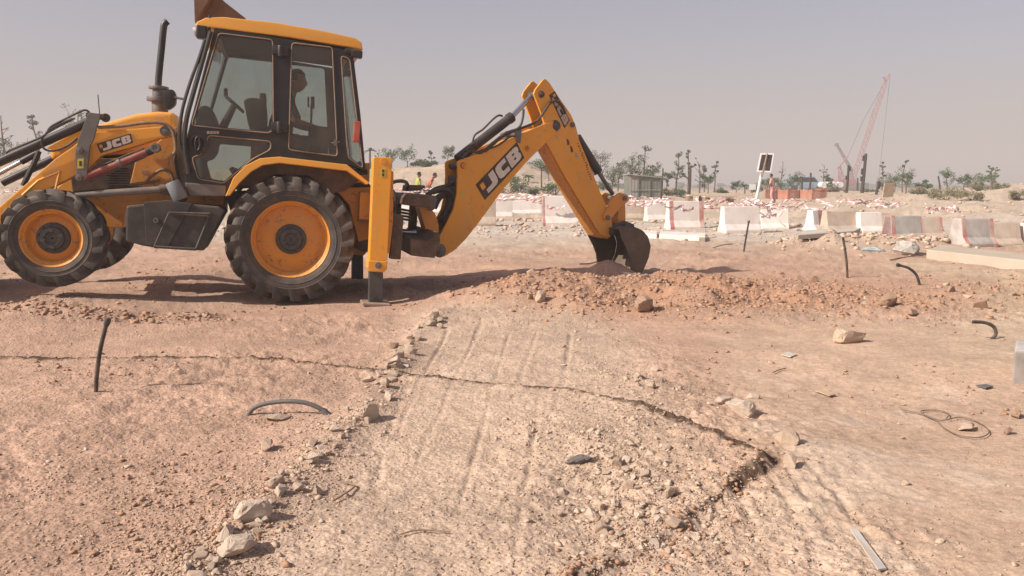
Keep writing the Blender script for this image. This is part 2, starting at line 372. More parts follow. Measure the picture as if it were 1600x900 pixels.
# ------------------------------------------------------------------ mesh helpers
class MB:
    def __init__(s): s.v = []; s.f = []
    def add(s, vs, fs):
        o = len(s.v); s.v += [tuple(p) for p in vs]; s.f += [tuple(i + o for i in f) for f in fs]; return s
    def box(s, c, d, M=None):
        vs = [Vector((c[0] + sx * d[0] / 2, c[1] + sy * d[1] / 2, c[2] + sz * d[2] / 2)) for sx in (-1, 1) for sy in (-1, 1) for sz in (-1, 1)]
        if M: vs = [M @ p for p in vs]
        return s.add(vs, [(0, 1, 3, 2), (4, 6, 7, 5), (0, 4, 5, 1), (2, 3, 7, 6), (0, 2, 6, 4), (1, 5, 7, 3)])
    def prism(s, pts, y0, y1):
        a = sum(pts[i][0] * pts[(i + 1) % len(pts)][1] - pts[(i + 1) % len(pts)][0] * pts[i][1] for i in range(len(pts)))
        if a < 0: pts = pts[::-1]
        n = len(pts)
        vs = [(x, y0, z) for x, z in pts] + [(x, y1, z) for x, z in pts]
        return s.add(vs, [tuple(range(n)), tuple(range(2 * n - 1, n - 1, -1))] + [(i, n + i, n + (i + 1) % n, (i + 1) % n) for i in range(n)])
    def tube(s, path, r, seg=8, caps=True, r1=None):
        path = [Vector(p) for p in path]; n = len(path); rings = []
        ref = None
        for i, p in enumerate(path):
            d = (path[min(i + 1, n - 1)] - path[max(i - 1, 0)]).normalized()
            if ref is None:
                ref = Vector((0, 0, 1)) if abs(d.z) < .9 else Vector((1, 0, 0))
            u = d.cross(ref)
            if u.length < 1e-5: u = d.cross(Vector((.3, .8, .5)))
            u.normalize(); w = u.cross(d).normalized(); ref = w
            rr = (r if r1 is None else r + (r1 - r) * i / (n - 1)) if not isinstance(r, (list, tuple)) else r[i]
            rings.append([p + (u * math.cos(2 * math.pi * k / seg) + w * math.sin(2 * math.pi * k / seg)) * rr for k in range(seg)])
        vs = [q for rg in rings for q in rg]
        fs = [(i * seg + k, i * seg + (k + 1) % seg, (i + 1) * seg + (k + 1) % seg, (i + 1) * seg + k) for i in range(n - 1) for k in range(seg)]
        if caps: fs += [tuple(range(seg))[::-1], tuple((n - 1) * seg + k for k in range(seg))]
        return s.add(vs, fs)
    def cyl(s, p0, p1, r, r1=None, seg=16): return s.tube([p0, p1], r, seg, True, r1 if r1 is not None else r)
    def lathe(s, prof, seg=32, axis='Y', c=(0, 0, 0), closed=False):
        vs = []; m = len(prof)
        for k in range(seg):
            a = 2 * math.pi * k / seg; ca, sa = math.cos(a), math.sin(a)
            for rr, h in prof:
                q = (rr * ca, h, rr * sa) if axis == 'Y' else (rr * ca, rr * sa, h)
                vs.append((c[0] + q[0], c[1] + q[1], c[2] + q[2]))
        fs = []
        for k in range(seg):
            for i in range(m - 1 + (1 if closed else 0)):
                j = (i + 1) % m; fs.append((k * m + i, k * m + j, ((k + 1) % seg) * m + j, ((k + 1) % seg) * m + i))
        return s.add(vs, fs)
    def xf(s, M): s.v = [tuple(M @ Vector(p)) for p in s.v]; return s
    def mesh(s, name, mat, bevel=0, smooth=False, segs=2):
        me = bpy.data.meshes.new(name); me.from_pydata(s.v, [], s.f)
        bm = bmesh.new(); bm.from_mesh(me)
        bmesh.ops.recalc_face_normals(bm, faces=bm.faces)
        if bevel:
            es = [e for e in bm.edges if len(e.link_faces) == 2 and e.calc_face_angle(0) > .6]
            try: bmesh.ops.bevel(bm, geom=es, offset=bevel, segments=segs, profile=.6, affect='EDGES', clamp_overlap=True)
            except Exception: pass
        for f in bm.faces: f.smooth = smooth
        if smooth:
            for e in bm.edges:
                if len(e.link_faces) == 2 and e.calc_face_angle(0) > .75: e.smooth = False
        bm.to_mesh(me); bm.free()
        if mat: me.materials.append(MAT[mat])
        return me
def link(name, me, parent=None):
    o = bpy.data.objects.new(name, me); col.objects.link(o)
    if parent: o.parent = parent
    return o
def part(mb, name, mat, parent, bevel=0, smooth=False, label=None, segs=2):
    o = link(name, mb.mesh(name, mat, bevel, smooth, segs), parent)
    if label: o['label'] = label
    return o
def tag(o, label, cat, group=None):
    o['label'] = label; o['category'] = cat
    if group: o['group'] = group
    return o
def kind(o, k): o['kind'] = k; return o
def empty(name, loc=(0, 0, 0), rot=(0, 0, 0)):
    o = bpy.data.objects.new(name, None); col.objects.link(o); o.location = loc; o.rotation_euler = rot; o.empty_display_size = .2
    return o
def plate_mesh(name, outline, holes, y, thick, mat, bevel=0.0):
    """flat plate with holes in the XZ plane of the frame, centred on y"""
    cu = bpy.data.curves.new('tmp', 'CURVE'); cu.dimensions = '2D'; cu.fill_mode = 'BOTH'
    cu.extrude = max(thick / 2 - bevel, 1e-4); cu.bevel_depth = bevel; cu.bevel_resolution = 1
    if bevel: cu.offset = -bevel
    for pts in [outline] + list(holes):
        sp = cu.splines.new('POLY'); sp.points.add(len(pts) - 1)
        for q, (x, z) in zip(sp.points, pts): q.co = (x, z, 0, 1)
        sp.use_cyclic_u = True
    ob = bpy.data.objects.new('tmp', cu); col.objects.link(ob)
    dg = bpy.context.evaluated_depsgraph_get(); dg.update()
    me = bpy.data.meshes.new_from_object(ob.evaluated_get(dg)); me.name = name
    bpy.data.objects.remove(ob); bpy.data.curves.remove(cu)
    me.transform(Matrix(((1, 0, 0, 0), (0, 0, -1, y), (0, 1, 0, 0), (0, 0, 0, 1))))
    me.materials.clear(); me.materials.append(MAT[mat])
    return me
def rounded(pts, r=.03, n=3):
    out = []; m = len(pts)
    for i in range(m):
        p, a, b_ = Vector(pts[i]), Vector(pts[i - 1]), Vector(pts[(i + 1) % m])
        da, db = a - p, b_ - p
        k = min(r, da.length * .45, db.length * .45)
        s, e = p + da.normalized() * k, p + db.normalized() * k
        for j in range(n + 1):
            u = j / n; out.append(tuple(s * (1 - u) ** 2 + p * 2 * u * (1 - u) + e * u * u))
    return out
def smoothpath(pts, n=5):
    pts = [Vector(p) for p in pts]; out = []
    for i in range(len(pts) - 1):
        p0, p1, p2, p3 = pts[max(i - 1, 0)], pts[i], pts[i + 1], pts[min(i + 2, len(pts) - 1)]
        for k in range(n):
            u = k / n
            out.append(.5 * ((2 * p1) + (p2 - p0) * u + (2 * p0 - 5 * p1 + 4 * p2 - p3) * u * u + (3 * p1 - p0 - 3 * p2 + p3) * u ** 3))
    out.append(pts[-1]); return out

# ================================================================== GROUND
random.seed(7); rng = np.random.default_rng(7)
def build_ground():
    dense = np.linspace(-R(43), R(43), 1000)
    side = np.linspace(R(43), math.pi, 60)[1:]
    th = np.concatenate([-side[::-1], dense, side[:-1]])
    y1 = np.linspace(800 * 1.26 / 2.3, 800 * 1.26 / 30, 430)
    rr = np.concatenate([np.geomspace(.25, 2.25, 40), 800 * 1.26 / y1, np.geomspace(30.6, 75, 70), np.geomspace(78, 6000, 60)])
    nr, nth = len(rr), len(th)
    RR, TH = np.meshgrid(rr, th, indexing='ij')
    X, Y = RR * np.sin(TH), RR * np.cos(TH)
    Z = gh(X, Y); GRID.update(r=rr, t=th, z=Z)
    co = np.empty((nr * nth + 1, 3)); co[:-1, 0] = X.ravel(); co[:-1, 1] = Y.ravel(); co[:-1, 2] = Z.ravel()
    co[-1] = (0, 0, gz(0, 0))
    i, j = np.meshgrid(np.arange(nr - 1), np.arange(nth), indexing='ij'); j2 = (j + 1) % nth
    q = np.stack([i * nth + j, i * nth + j2, (i + 1) * nth + j2, (i + 1) * nth + j], -1).reshape(-1, 4)
    q = q[:, ::-1]
    tri = np.stack([np.full(nth, nr * nth), (np.arange(nth) + 1) % nth, np.arange(nth)], -1)
    loops = np.concatenate([q.ravel(), tri[:, ::-1].ravel()])
    me = bpy.data.meshes.new('ground')
    me.vertices.add(len(co)); me.vertices.foreach_set('co', co.ravel())
    me.loops.add(len(loops)); me.loops.foreach_set('vertex_index', loops.astype(np.int32))
    starts = np.concatenate([np.arange(len(q)) * 4, len(q) * 4 + np.arange(len(tri)) * 3])
    me.polygons.add(len(starts)); me.polygons.foreach_set('loop_start', starts.astype(np.int32))
    me.update(calc_edges=True)
    me.polygons.foreach_set('use_smooth', np.ones(len(starts), bool))
    # soil colours by place
    x, y = co[:, 0], co[:, 1]
    def C(*c): return np.array(c)[None, :]
    w = lambda a: a[:, None]
    n1, n2 = fbm(x, y, .6, 3, 101), fbm(x, y, 2.6, 4, 103)
    c = np.repeat(C(.482, .316, .226), len(x), 0)
    track = sstep(-1.35, -.55, x + .25 * n1) * (1 - sstep(.55, 1.3, x + .3 * n1)) * (1 - sstep(7.8, 8.6, y))
    c = c + w(track * .85) * (C(.54, .405, .300) - c)
    right = sstep(.7, 1.6, x - .15 * (y - 4) + .5 * n1) * (1 - sstep(7, 8.2, y + .5 * n1))
    c = c + w(right * .8) * (C(.535, .382, .272) - c)
    gr = sstep(.12, .4, n1 + .5 * n2) * right
    c = c + w(gr * .7) * (C(.52, .405, .31) - c)
    hp = np.maximum(np.maximum(np.exp(-(seg_dist(x, y, HEAP) / .9) ** 2), np.exp(-(seg_dist(x, y, HEAP3) / .7) ** 2)), .8 * np.exp(-(seg_dist(x, y, HEAP2) / 1.2) ** 2))
    c = c + w(np.clip(hp * (.8 + n2), 0, 1)) * (C(.415, .240, .152) - c)
    g1 = at_z(1080, 462); mo = np.exp(-(((x - g1.x) / .9) ** 2 + ((y - g1.y) / .45) ** 2))
    c = c + w(np.clip(mo * .6, 0, 1)) * (C(.40, .205, .120) - c)
    far = sstep(13.0, 19.5, y + 2.5 * n1 + .0 * x)
    c = c + w(far) * (C(.52, .415, .315) - c)
    lane = sstep(17.5, 21, y + 1.2 * n1 + .16 * x) * (1 - sstep(27, 30, y + n1))
    c = c + w(lane * .8) * (C(.565, .485, .405) - c)
    bgm = sstep(34, 60, y); c = c + w(bgm * .5 * (.5 + n1)) * (C(.50, .375, .25) - c)
    fp = sstep(110, 400, np.hypot(x, y)); c = c + w(fp) * (C(.30, .235, .165) - c)
    pr = gpx([(1440, 415), (1600, 440), (1700, 560)]); d = seg_dist(x, y, pr)
    c = c + w(np.exp(-(d / .8) ** 2) * .7) * (C(.54, .42, .29) - c)
    # dark broken line in the soil colour along the platform edge and corner
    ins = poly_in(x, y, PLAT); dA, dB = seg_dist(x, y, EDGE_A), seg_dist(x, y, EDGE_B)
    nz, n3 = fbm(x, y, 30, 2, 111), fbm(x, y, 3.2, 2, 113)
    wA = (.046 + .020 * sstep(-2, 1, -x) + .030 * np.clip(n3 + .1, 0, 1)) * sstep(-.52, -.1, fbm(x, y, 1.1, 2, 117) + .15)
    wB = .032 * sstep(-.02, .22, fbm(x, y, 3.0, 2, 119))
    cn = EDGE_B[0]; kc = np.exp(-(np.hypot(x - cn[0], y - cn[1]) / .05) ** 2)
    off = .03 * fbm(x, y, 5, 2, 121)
    dark_line = np.maximum(1 - sstep(.55, 1.3, (np.abs(dA + off) + .035 * nz) / np.maximum(wA, .001)), 1 - sstep(.55, 1.3, (np.abs(dB + off) + .045 * nz) / np.maximum(wB, .001)))
    dark_line = np.clip(np.maximum(dark_line, sstep(.35, .6, kc + .3 * nz)), 0, 1)
    dark_line *= (np.minimum(dA, dB) < .3)
    c = c + w(.88 * dark_line) * (C(.060, .034, .020) - c)
    c = np.clip(c * (1 + .22 * w(n2) + .16 * w(fbm(x, y, 14, 2, 107))), 0.02, .9)
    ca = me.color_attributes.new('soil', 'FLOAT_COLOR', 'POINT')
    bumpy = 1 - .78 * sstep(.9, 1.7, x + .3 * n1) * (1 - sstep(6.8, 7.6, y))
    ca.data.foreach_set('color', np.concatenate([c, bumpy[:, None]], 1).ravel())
    m, t, b = nodes('soil')
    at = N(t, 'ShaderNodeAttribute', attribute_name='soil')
    a1 = noise(t, 30, 6, .7); a2 = noise(t, 140, 4, .7); a3 = noise(t, 9, 5, .65)
    v = N(t, 'ShaderNodeTexVoronoi'); v.inputs['Scale'].default_value = 55
    tc = N(t, 'ShaderNodeTexCoord'); t.links.new(tc.outputs['Object'], v.inputs['Vector'])
    k = ramp(t, a1.outputs[0], .3, .75, (.70, .68, .66, 1), (1.22, 1.23, 1.24, 1))
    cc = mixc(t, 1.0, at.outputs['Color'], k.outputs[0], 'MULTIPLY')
    k2 = ramp(t, a2.outputs[0], .3, .7, (.72,) * 3 + (1,), (1.22,) * 3 + (1,))
    cc = mixc(t, 1.0, cc, k2.outputs[0], 'MULTIPLY')
    pale = ramp(t, a3.outputs[0], .60, .72)
    pf = N(t, 'ShaderNodeMath', operation='MULTIPLY'); t.links.new(pale.outputs[0], pf.inputs[0]); pf.inputs[1].default_value = .35
    cc = mixc(t, pf.outputs[0], cc, (.50, .37, .265))
    t.links.new(cc, b.inputs['Base Color']); b.inputs['Roughness'].default_value = .97; b.inputs['Specular IOR Level'].default_value = .1
    b1 = N(t, 'ShaderNodeBump'); bs = N(t, 'ShaderNodeMath', operation='MULTIPLY'); t.links.new(at.outputs['Alpha'], bs.inputs[0]); bs.inputs[1].default_value = .6; t.links.new(bs.outputs[0], b1.inputs['Strength']); b1.inputs['Distance'].default_value = .012
    t.links.new(a1.outputs[0], b1.inputs['Height'])
    b2 = N(t, 'ShaderNodeBump', invert=True); bs2 = N(t, 'ShaderNodeMath', operation='MULTIPLY'); t.links.new(at.outputs['Alpha'], bs2.inputs[0]); bs2.inputs[1].default_value = .55; t.links.new(bs2.outputs[0], b2.inputs['Strength']); b2.inputs['Distance'].default_value = .008
    t.links.new(v.outputs['Distance'], b2.inputs['Height']); t.links.new(b1.outputs[0], b2.inputs['Normal'])
    b3 = N(t, 'ShaderNodeBump'); b3.inputs['Strength'].default_value = .6; b3.inputs['Distance'].default_value = .004
    t.links.new(a2.outputs[0], b3.inputs['Height']); t.links.new(b2.outputs[0], b3.inputs['Normal'])
    t.links.new(b3.outputs[0], b.inputs['Normal'])
    me.materials.append(m)
    return kind(link('ground', me), 'structure')
build_ground()

# ------------------------------------------------------------------ stones
def rock_verts(seed, sub=2, cuts=7, flat=.7):
    """broken stone: a convex hull with chipped edges and a rough skin"""
    r = random.Random(seed); bm = bmesh.new()
    V, Fc = hull(seed, 12 if sub < 3 else 16, 1.25 * flat * r.uniform(.9, 1.1))
    vs = [bm.verts.new(v) for v in V]
    for f in Fc: bm.faces.new([vs[k] for k in f])
    bmesh.ops.dissolve_limit(bm, angle_limit=.30, verts=bm.verts, edges=bm.edges)
    bmesh.ops.bevel(bm, geom=list(bm.edges), offset=.07, segments=1, affect='EDGES', clamp_overlap=True)
    bmesh.ops.triangulate(bm, faces=bm.faces)
    if sub >= 3:
        bmesh.ops.subdivide_edges(bm, edges=[e for e in bm.edges if e.calc_length() > .22], cuts=2, use_grid_fill=True); bmesh.ops.triangulate(bm, faces=bm.faces)
    for v in bm.verts: v.co *= 1 + (.05 if sub < 3 else .07) * (r.random() - .5)
    bm.verts.index_update()
    V = np.array([v.co[:] for v in bm.verts]); Fc = np.array([[v.index for v in f.verts] for f in bm.faces]); bm.free()
    return V, Fc
def block_verts(seed):
    """blocky broken stone: hull of points thrown on a boxy skin, chipped and roughened"""
    r = random.Random(seed); bm = bmesh.new(); k = r.uniform(.55, .8)
    for _ in range(17):
        d = Vector((r.uniform(-1, 1), r.uniform(-1, 1), r.uniform(-1, 1))); m = max(abs(d.x), abs(d.y), abs(d.z)); q = d / m * (1 - k) + d.normalized() * k
        bm.verts.new((q.x * 1.0, q.y * .85, q.z * .85))
    rot = Matrix.Rotation(r.uniform(-.35, .35), 3, 'X') @ Matrix.Rotation(r.uniform(-.35, .35), 3, 'Y')
    bmesh.ops.convex_hull(bm, input=bm.verts)
    for v in [v for v in bm.verts if not v.link_faces]: bm.verts.remove(v)
    bmesh.ops.dissolve_limit(bm, angle_limit=.25, verts=bm.verts, edges=bm.edges)
    bmesh.ops.bevel(bm, geom=list(bm.edges), offset=.06, segments=1, affect='EDGES', clamp_overlap=True)
    bmesh.ops.triangulate(bm, faces=bm.faces); bmesh.ops.subdivide_edges(bm, edges=[e for e in bm.edges if e.calc_length() > .3], cuts=2, use_grid_fill=True); bmesh.ops.triangulate(bm, faces=bm.faces)
    for v in bm.verts: v.co = rot @ (v.co * (1 + .11 * (r.random() - .5)))
    bm.verts.index_update(); V = np.array([v.co[:] for v in bm.verts]); Fc = np.array([[v.index for v in f.verts] for f in bm.faces]); bm.free(); return V, Fc
def rock_mesh(seed, mat, sub=2, cuts=7, flat=.7):
    V, Fc = rock_verts(seed, sub, cuts, flat) if seed < 700 else block_verts(seed)
    me = bpy.data.meshes.new('rock'); me.from_pydata(V.tolist(), [], Fc.tolist()); me.materials.append(MAT[mat]); return me
def scatter_mesh(name, xs, ys, ss, mat, sink=.25, pts=9):
    base = [hull(900 + k, pts, .55 + .05 * k) for k in range(8)]
    zs = np.array([gz(a, b) for a, b in zip(xs, ys)]); n = len(xs)
    allv, allf, o = [], [], 0
    ang = rng.uniform(0, 6.283, n); pick = rng.integers(0, 8, n); fl = rng.uniform(.55, 1, n)
    for k in range(8):
        ix = np.where(pick == k)[0]
        if not len(ix): continue
        V, Fc = base[k]
        c, s = np.cos(ang[ix])[:, None], np.sin(ang[ix])[:, None]
        S = ss[ix][:, None]
        vx = (V[None, :, 0] * c - V[None, :, 1] * s) * S + xs[ix][:, None]
        vy = (V[None, :, 0] * s + V[None, :, 1] * c) * S + ys[ix][:, None]
        vz = V[None, :, 2] * S * fl[ix][:, None] + (zs[ix] + ss[ix] * sink)[:, None]
        allv.append(np.stack([vx, vy, vz], -1).reshape(-1, 3))
        allf.append((Fc[None] + (np.arange(len(ix)) * len(V))[:, None, None] + o).reshape(-1, 3)); o += len(ix) * len(V)
    v, f = np.concatenate(allv), np.concatenate(allf)
    me = bpy.data.meshes.new(name)
    me.vertices.add(len(v)); me.vertices.foreach_set('co', v.ravel())
    me.loops.add(len(f) * 3); me.loops.foreach_set('vertex_index', f.ravel().astype(np.int32))
    me.polygons.add(len(f)); me.polygons.foreach_set('loop_start', (np.arange(len(f)) * 3).astype(np.int32))
    me.update(calc_edges=True); me.materials.append(MAT[mat])
    return link(name, me)
def hull(seed, n, flat=.7):
    r = random.Random(seed); bm = bmesh.new()
    for _ in range(n):
        d = Vector((r.gauss(0, 1), r.gauss(0, 1), r.gauss(0, 1))).normalized() * r.uniform(.75, 1.05)
        bm.verts.new((d.x * 1.05, d.y * .85, d.z * flat))
    bmesh.ops.convex_hull(bm, input=bm.verts)
    for v in [v for v in bm.verts if not v.link_faces]: bm.verts.remove(v)
    bmesh.ops.triangulate(bm, faces=bm.faces); bm.verts.index_update()
    V = np.array([v.co[:] for v in bm.verts]); Fc = np.array([[v.index for v in f.verts] for f in bm.faces]); bm.free(); return V, Fc
def rv(seed): return hull(seed, 9, random.Random(seed).uniform(.5, .8))
def scatter_pts(n, f, pxr=(-60, 1660), pyr=(330, 920), power=1.0):
    """spots on the ground spread evenly over what the lens sees, thinned by f(x, y)"""
    px = rng.uniform(*pxr, n); py = pyr[0] + (pyr[1] - pyr[0]) * rng.random(n) ** power
    dyv = -(py - 450) / FPX; dx = (px - 800) / FPX
    dy = math.cos(PITCH) + math.sin(PITCH) * dyv; dz = -math.sin(PITCH) + math.cos(PITCH) * dyv
    tt = -CAM_H / dz; x, y = dx * tt, dy * tt
    keep = rng.random(n) < f(x, y)
    return x[keep], y[keep]
def dens_pale(x, y):
    row = np.exp(-(seg_dist(x, y, ROWLINE) / .17) ** 2)
    a = at_z(1000, 780); b = at_z(960, 690); c_ = at_z(1000, 600)
    cob = sum(np.exp(-(((x - q.x) / .33) ** 2 + ((y - q.y) / .45) ** 2)) for q in (a, b, c_))
    n = sstep(-.05, .35, fbm(x, y, 1.1, 3, 201))
    trk = sstep(-1.2, -.7, x) * (1 - sstep(.6, 1.1, x)) * (1 - sstep(7.5, 8.5, y))
    pile = np.exp(-(((x - at_z(1360, 388).x) / 1.9) ** 2 + ((y - at_z(1360, 388).y) / 1.1) ** 2))
    rs = sstep(1.1, 1.6, x) * (1 - sstep(6.5, 7.5, y))
    return np.clip((.12 + .35 * trk) * n + .75 * row + .7 * cob + pile, 0, 1) * (1 - .75 * rs)
def dens_red(x, y):
    hp = np.exp(-(seg_dist(x, y, HEAP) / .8) ** 2) + .8 * np.exp(-(seg_dist(x, y, HEAP2) / 1.2) ** 2) + .9 * np.exp(-(seg_dist(x, y, BERM) / .25) ** 2)
    n = sstep(0, .35, fbm(x, y, .9, 3, 205))
    lf = 1 - sstep(-1.0, -.5, x)
    e = np.exp(-(np.minimum(seg_dist(x, y, EDGE_A), seg_dist(x, y, EDGE_B)) / .14) ** 2)
    mid = sstep(7, 9, y) * (1 - sstep(14, 19, y))
    smooth = np.exp(-((y - 6.35) / .4) ** 2) * lf
    return np.clip(hp + .5 * n * lf + .15 * n + .6 * e + .45 * mid * n, 0, 1) * (1 - .85 * smooth)
def sizes(n, lo, hi, k=2.6): return lo * (hi / lo) ** (rng.random(n) ** k)
x, y = scatter_pts(150000, lambda x, y: np.clip(.25 * dens_red(x, y) + .9 * dens_pale(x, y) + .10, 0, .8) * (1 - .8 * sstep(1.0, 1.7, x) * (1 - sstep(6.8, 7.6, y))), power=.8)
kind(tag(scatter_mesh('gravel', x, y, sizes(len(x), .0030, .011, 1.8) * (1 + .10 * np.maximum(y - 4, 0)), 'gravel', sink=.22, pts=6), 'fine pale gravel and grit strewn over the earth', 'gravel'), 'stuff')
x, y = scatter_pts(16000, dens_pale, power=.8); kind(tag(scatter_mesh('pebbles', x, y, sizes(len(x), .006, .026, 2.2), 'rock_pale', sink=.12), 'pale pebbles and stone chips scattered on the track', 'pebbles'), 'stuff')
x, y = scatter_pts(16000, dens_red, power=.9); kind(tag(scatter_mesh('soil_clods', x, y, sizes(len(x), .006, .022, 2.6) * (1 + .14 * np.maximum(y - 4, 0)), 'clods'), 'crumbled red brown soil clods lying over the dug earth', 'soil'), 'stuff')
x, y = scatter_pts(30000, lambda x, y: np.clip(np.exp(-(seg_dist(x, y, HEAP) / .9) ** 2) + .8 * np.exp(-(seg_dist(x, y, HEAP3) / .5) ** 2) + .45 * np.exp(-(seg_dist(x, y, HEAP2) / 1.1) ** 2) + np.exp(-(seg_dist(x, y, BERM) / .2) ** 2), 0, 1), pyr=(420, 520)); kind(tag(scatter_mesh('heap_clods', x, y, sizes(len(x), .009, .055, 2.6), 'clods', sink=.06), 'broken earth lumps heaped where the bucket digs', 'soil'), 'stuff')
g_ = at_z(1355, 384); x, y = scatter_pts(5200, lambda x, y: np.exp(-(((x - g_.x) / 1.9) ** 2 + ((y - g_.y) / 1.2) ** 2)), pyr=(362, 412), pxr=(1200, 1540)); kind(tag(scatter_mesh('rubble_heap', x, y, sizes(len(x), .03, .13, 2.2), 'rock_pale', sink=.15), 'heap of broken pale rubble before the barriers at right', 'rubble'), 'stuff')
x, y = scatter_pts(5000, lambda x, y: np.full(np.shape(x), .9) * sstep(17, 22, y), pyr=(300, 372)); kind(tag(scatter_mesh('rubble_crumbs', x, y, sizes(len(x), .03, .16), 'rock_pale'), 'scattered pale rubble crumbs on the sand around the barriers', 'rubble'), 'stuff')

RM = {k: [rock_mesh(300 + 20 * q + i, k, 2, 9) for i in range(7)] for q, k in enumerate(('rock_pale', 'rock_white', 'rock_red'))}
def rock(px, py, wpx, mat='rock_pale', label=None, group=None, name='rock', squash=1.0, rot=None, big=None, sink=.30):
    """a stone wpx photo pixels wide whose foot stands at that spot"""
    p = gp(px, py); s = wpx / FPX * p.y / 1.75
    me = RM[mat][random.randrange(7)] if big is None else rock_mesh(big, mat, 3, 11)
    o = link(name, me); o.scale = (s, s * .8, s * squash); o.location = (p.x, p.y, p.z + s * squash * (.72 - sink))
    o.rotation_euler = (random.uniform(-.2, .2), random.uniform(-.2, .2), random.uniform(0, 6.28) if rot is None else rot)
    tag(o, label, 'rock', group); return o
rock(1325, 534, 50, 'rock_pale', 'large blocky pale rock lying alone on bare earth right of the track', squash=.66, rot=.5, big=721)
rock(1155, 645, 46, 'rock_white', 'jagged whitish limestone rock with a broken upright face', squash=.80, rot=2.6, big=712, sink=.34)
rock(1130, 628, 30, 'rock_white', 'small pale chunk broken off left of the jagged limestone rock', squash=.6, big=533, sink=.4)
rock(1176, 622, 24, 'rock_white', 'small pale chunk behind the right side of the jagged limestone rock', squash=.7, big=534, sink=.4)
rock(1229, 690, 40, 'rock_pale', 'pale rock just beyond the corner of the raised track', squash=.75, big=703)
rock(1234, 731, 28, 'rock_pale', 'small upright pale rock right beside the raised corner of the track', squash=1.15, big=704)
rock(395, 810, 62, 'rock_white', 'largest pale boulder at the lower end of the stone row', squash=.72, rot=.5, big=705)
rock(352, 838, 48, 'rock_white', 'flat whitish boulder behind the lowest of the stone row', squash=.6, rot=2., big=706)
rock(370, 862, 60, 'rock_white', 'pale boulder lowest in the row of stones', squash=.7, rot=1.1, big=707)
rock(574, 655, 34, 'rock_white', 'upright pale stone in the row beside the bent hose', squash=1.25, big=708)
rock(418, 703, 30, 'rock_pale', 'angular tan stone left of the stone row', squash=1.0, big=509)
rock(430, 760, 36, 'rock_pale', 'tan stone at the left flank of the stone row below the hose', squash=.75, big=510)
rock(1510, 672, 40, 'rock_pale', 'tan stone lying inside the loop of wire', squash=.5, big=511)
rock(1588, 651, 34, 'rock_red', 'pinkish brown stone at the right edge of the picture', squash=.7, big=512)
rock(1577, 678, 22, 'rock_red', 'small pinkish stone just below the one at the right edge', squash=.9, big=513)
rock(615, 543, 34, 'rock_red', 'flat reddish clod left of the top of the stone row', squash=.45, big=514)
rock(435, 655, 44, 'rock_pale', 'flat pale slab of stone under the arched hose', squash=.3, big=515)
rock(1415, 397, 52, 'concrete_grey', 'large grey white concrete lump on the rubble heap at right', squash=.6, big=526)
rock(1388, 478, 40, 'rock_red', 'large reddish clod on the right part of the dug heap', squash=.7, big=517)
rock(1005, 484, 42, 'rock_red', 'largest brown clod at the near foot of the dug heap', squash=.8, big=518)
rock(845, 470, 26, 'rock_pale', 'pale upright stone at the left end of the dug heap', squash=1.1, big=519)
rock(1532, 482, 26, 'rock_red', 'brown clod near the right end of the dug earth band', squash=.8, big=520)
rock(1425, 492, 24, 'rock_red', 'small brown clod below the large one on the right of the heap', squash=.8, big=521)
rock(688, 512, 16, 'rock_pale', 'small stone at the top end of the stone row', squash=.8, big=522)
rock(1045, 776, 30, 'rock_pale', 'pale rounded stone right of the cobbles on the track', squash=.8, big=523)
rock(965, 727, 30, 'rock_pale', 'pale stone right of the grey rag on the track', squash=.7, big=524)
rock(498, 770, 30, 'rock_pale', 'tan stone on the inner side of the stone row', squash=.7, big=525)
def many(n, f, lab, grp, mat, lo, hi, pyr=(430, 900), pxr=(0, 1600), k=1.6):
    x, y = scatter_pts(n, f, pxr=pxr, pyr=pyr)
    for a, b_ in zip(x, y):
        s = lo * (hi / lo) ** (random.random() ** k)
        m_ = mat if isinstance(mat, str) else random.choice(mat)
        o = link('rock', RM[m_][random.randrange(7)]); q = random.uniform(.6, 1.0)
        o.scale = (s, s * random.uniform(.8, 1.1), s * q); o.location = (a, b_, gz(a, b_) + s * q * .28)
        o.rotation_euler = (random.uniform(-.4, .4), random.uniform(-.4, .4), random.uniform(0, 6.28)); tag(o, lab, 'rock', grp)
ln = [(690, 492), (650, 520), (610, 580), (575, 640), (525, 690), (455, 765), (385, 825), (310, 895)]
cum = np.cumsum([0] + [math.hypot(b[0] - a[0], b[1] - a[1]) for a, b in zip(ln[:-1], ln[1:])])
for k in range(120):
    u = random.random() * cum[-1]; q = int(np.searchsorted(cum, u)) - 1; q = min(max(q, 0), len(ln) - 2); f = (u - cum[q]) / (cum[q + 1] - cum[q])
    sp = 6 + 16 * (u / cum[-1]); px, py = ln[q][0] + (ln[q + 1][0] - ln[q][0]) * f + random.gauss(0, sp), ln[q][1] + (ln[q + 1][1] - ln[q][1]) * f + random.gauss(0, sp * .5)
    rock(px, py, random.choice((9, 11, 14, 17, 20, 24, 28)) * (.8 + .5 * u / cum[-1]), random.choice(('rock_pale', 'rock_white', 'rock_pale')), 'pale broken stone in the row along the left edge of the track', 'stones in the row beside the track', squash=random.uniform(.6, 1.0), sink=.42)
def fcob(x, y):
    return .6 * sum(np.exp(-(((x - q.x) / .20) ** 2 + ((y - q.y) / .30) ** 2)) for q in (at_z(1000, 800), at_z(985, 720), at_z(1010, 600)))
many(470, fcob, 'fist sized pale stone among the cobbles on the track', 'cobbles strewn on the track', ('rock_pale', 'rock_white'), .018, .042, (560, 890), (820, 1120))
many(340, lambda x, y: .42 * np.maximum(np.exp(-(seg_dist(x, y, HEAP) / .6) ** 2), np.exp(-(seg_dist(x, y, HEAP3) / .5) ** 2)), 'brown clod of earth on the freshly dug heap', 'clods on the dug heap', ('rock_red', 'rock_red', 'rock_red', 'rock_pale'), .03, .085, (425, 495), (790, 1250))
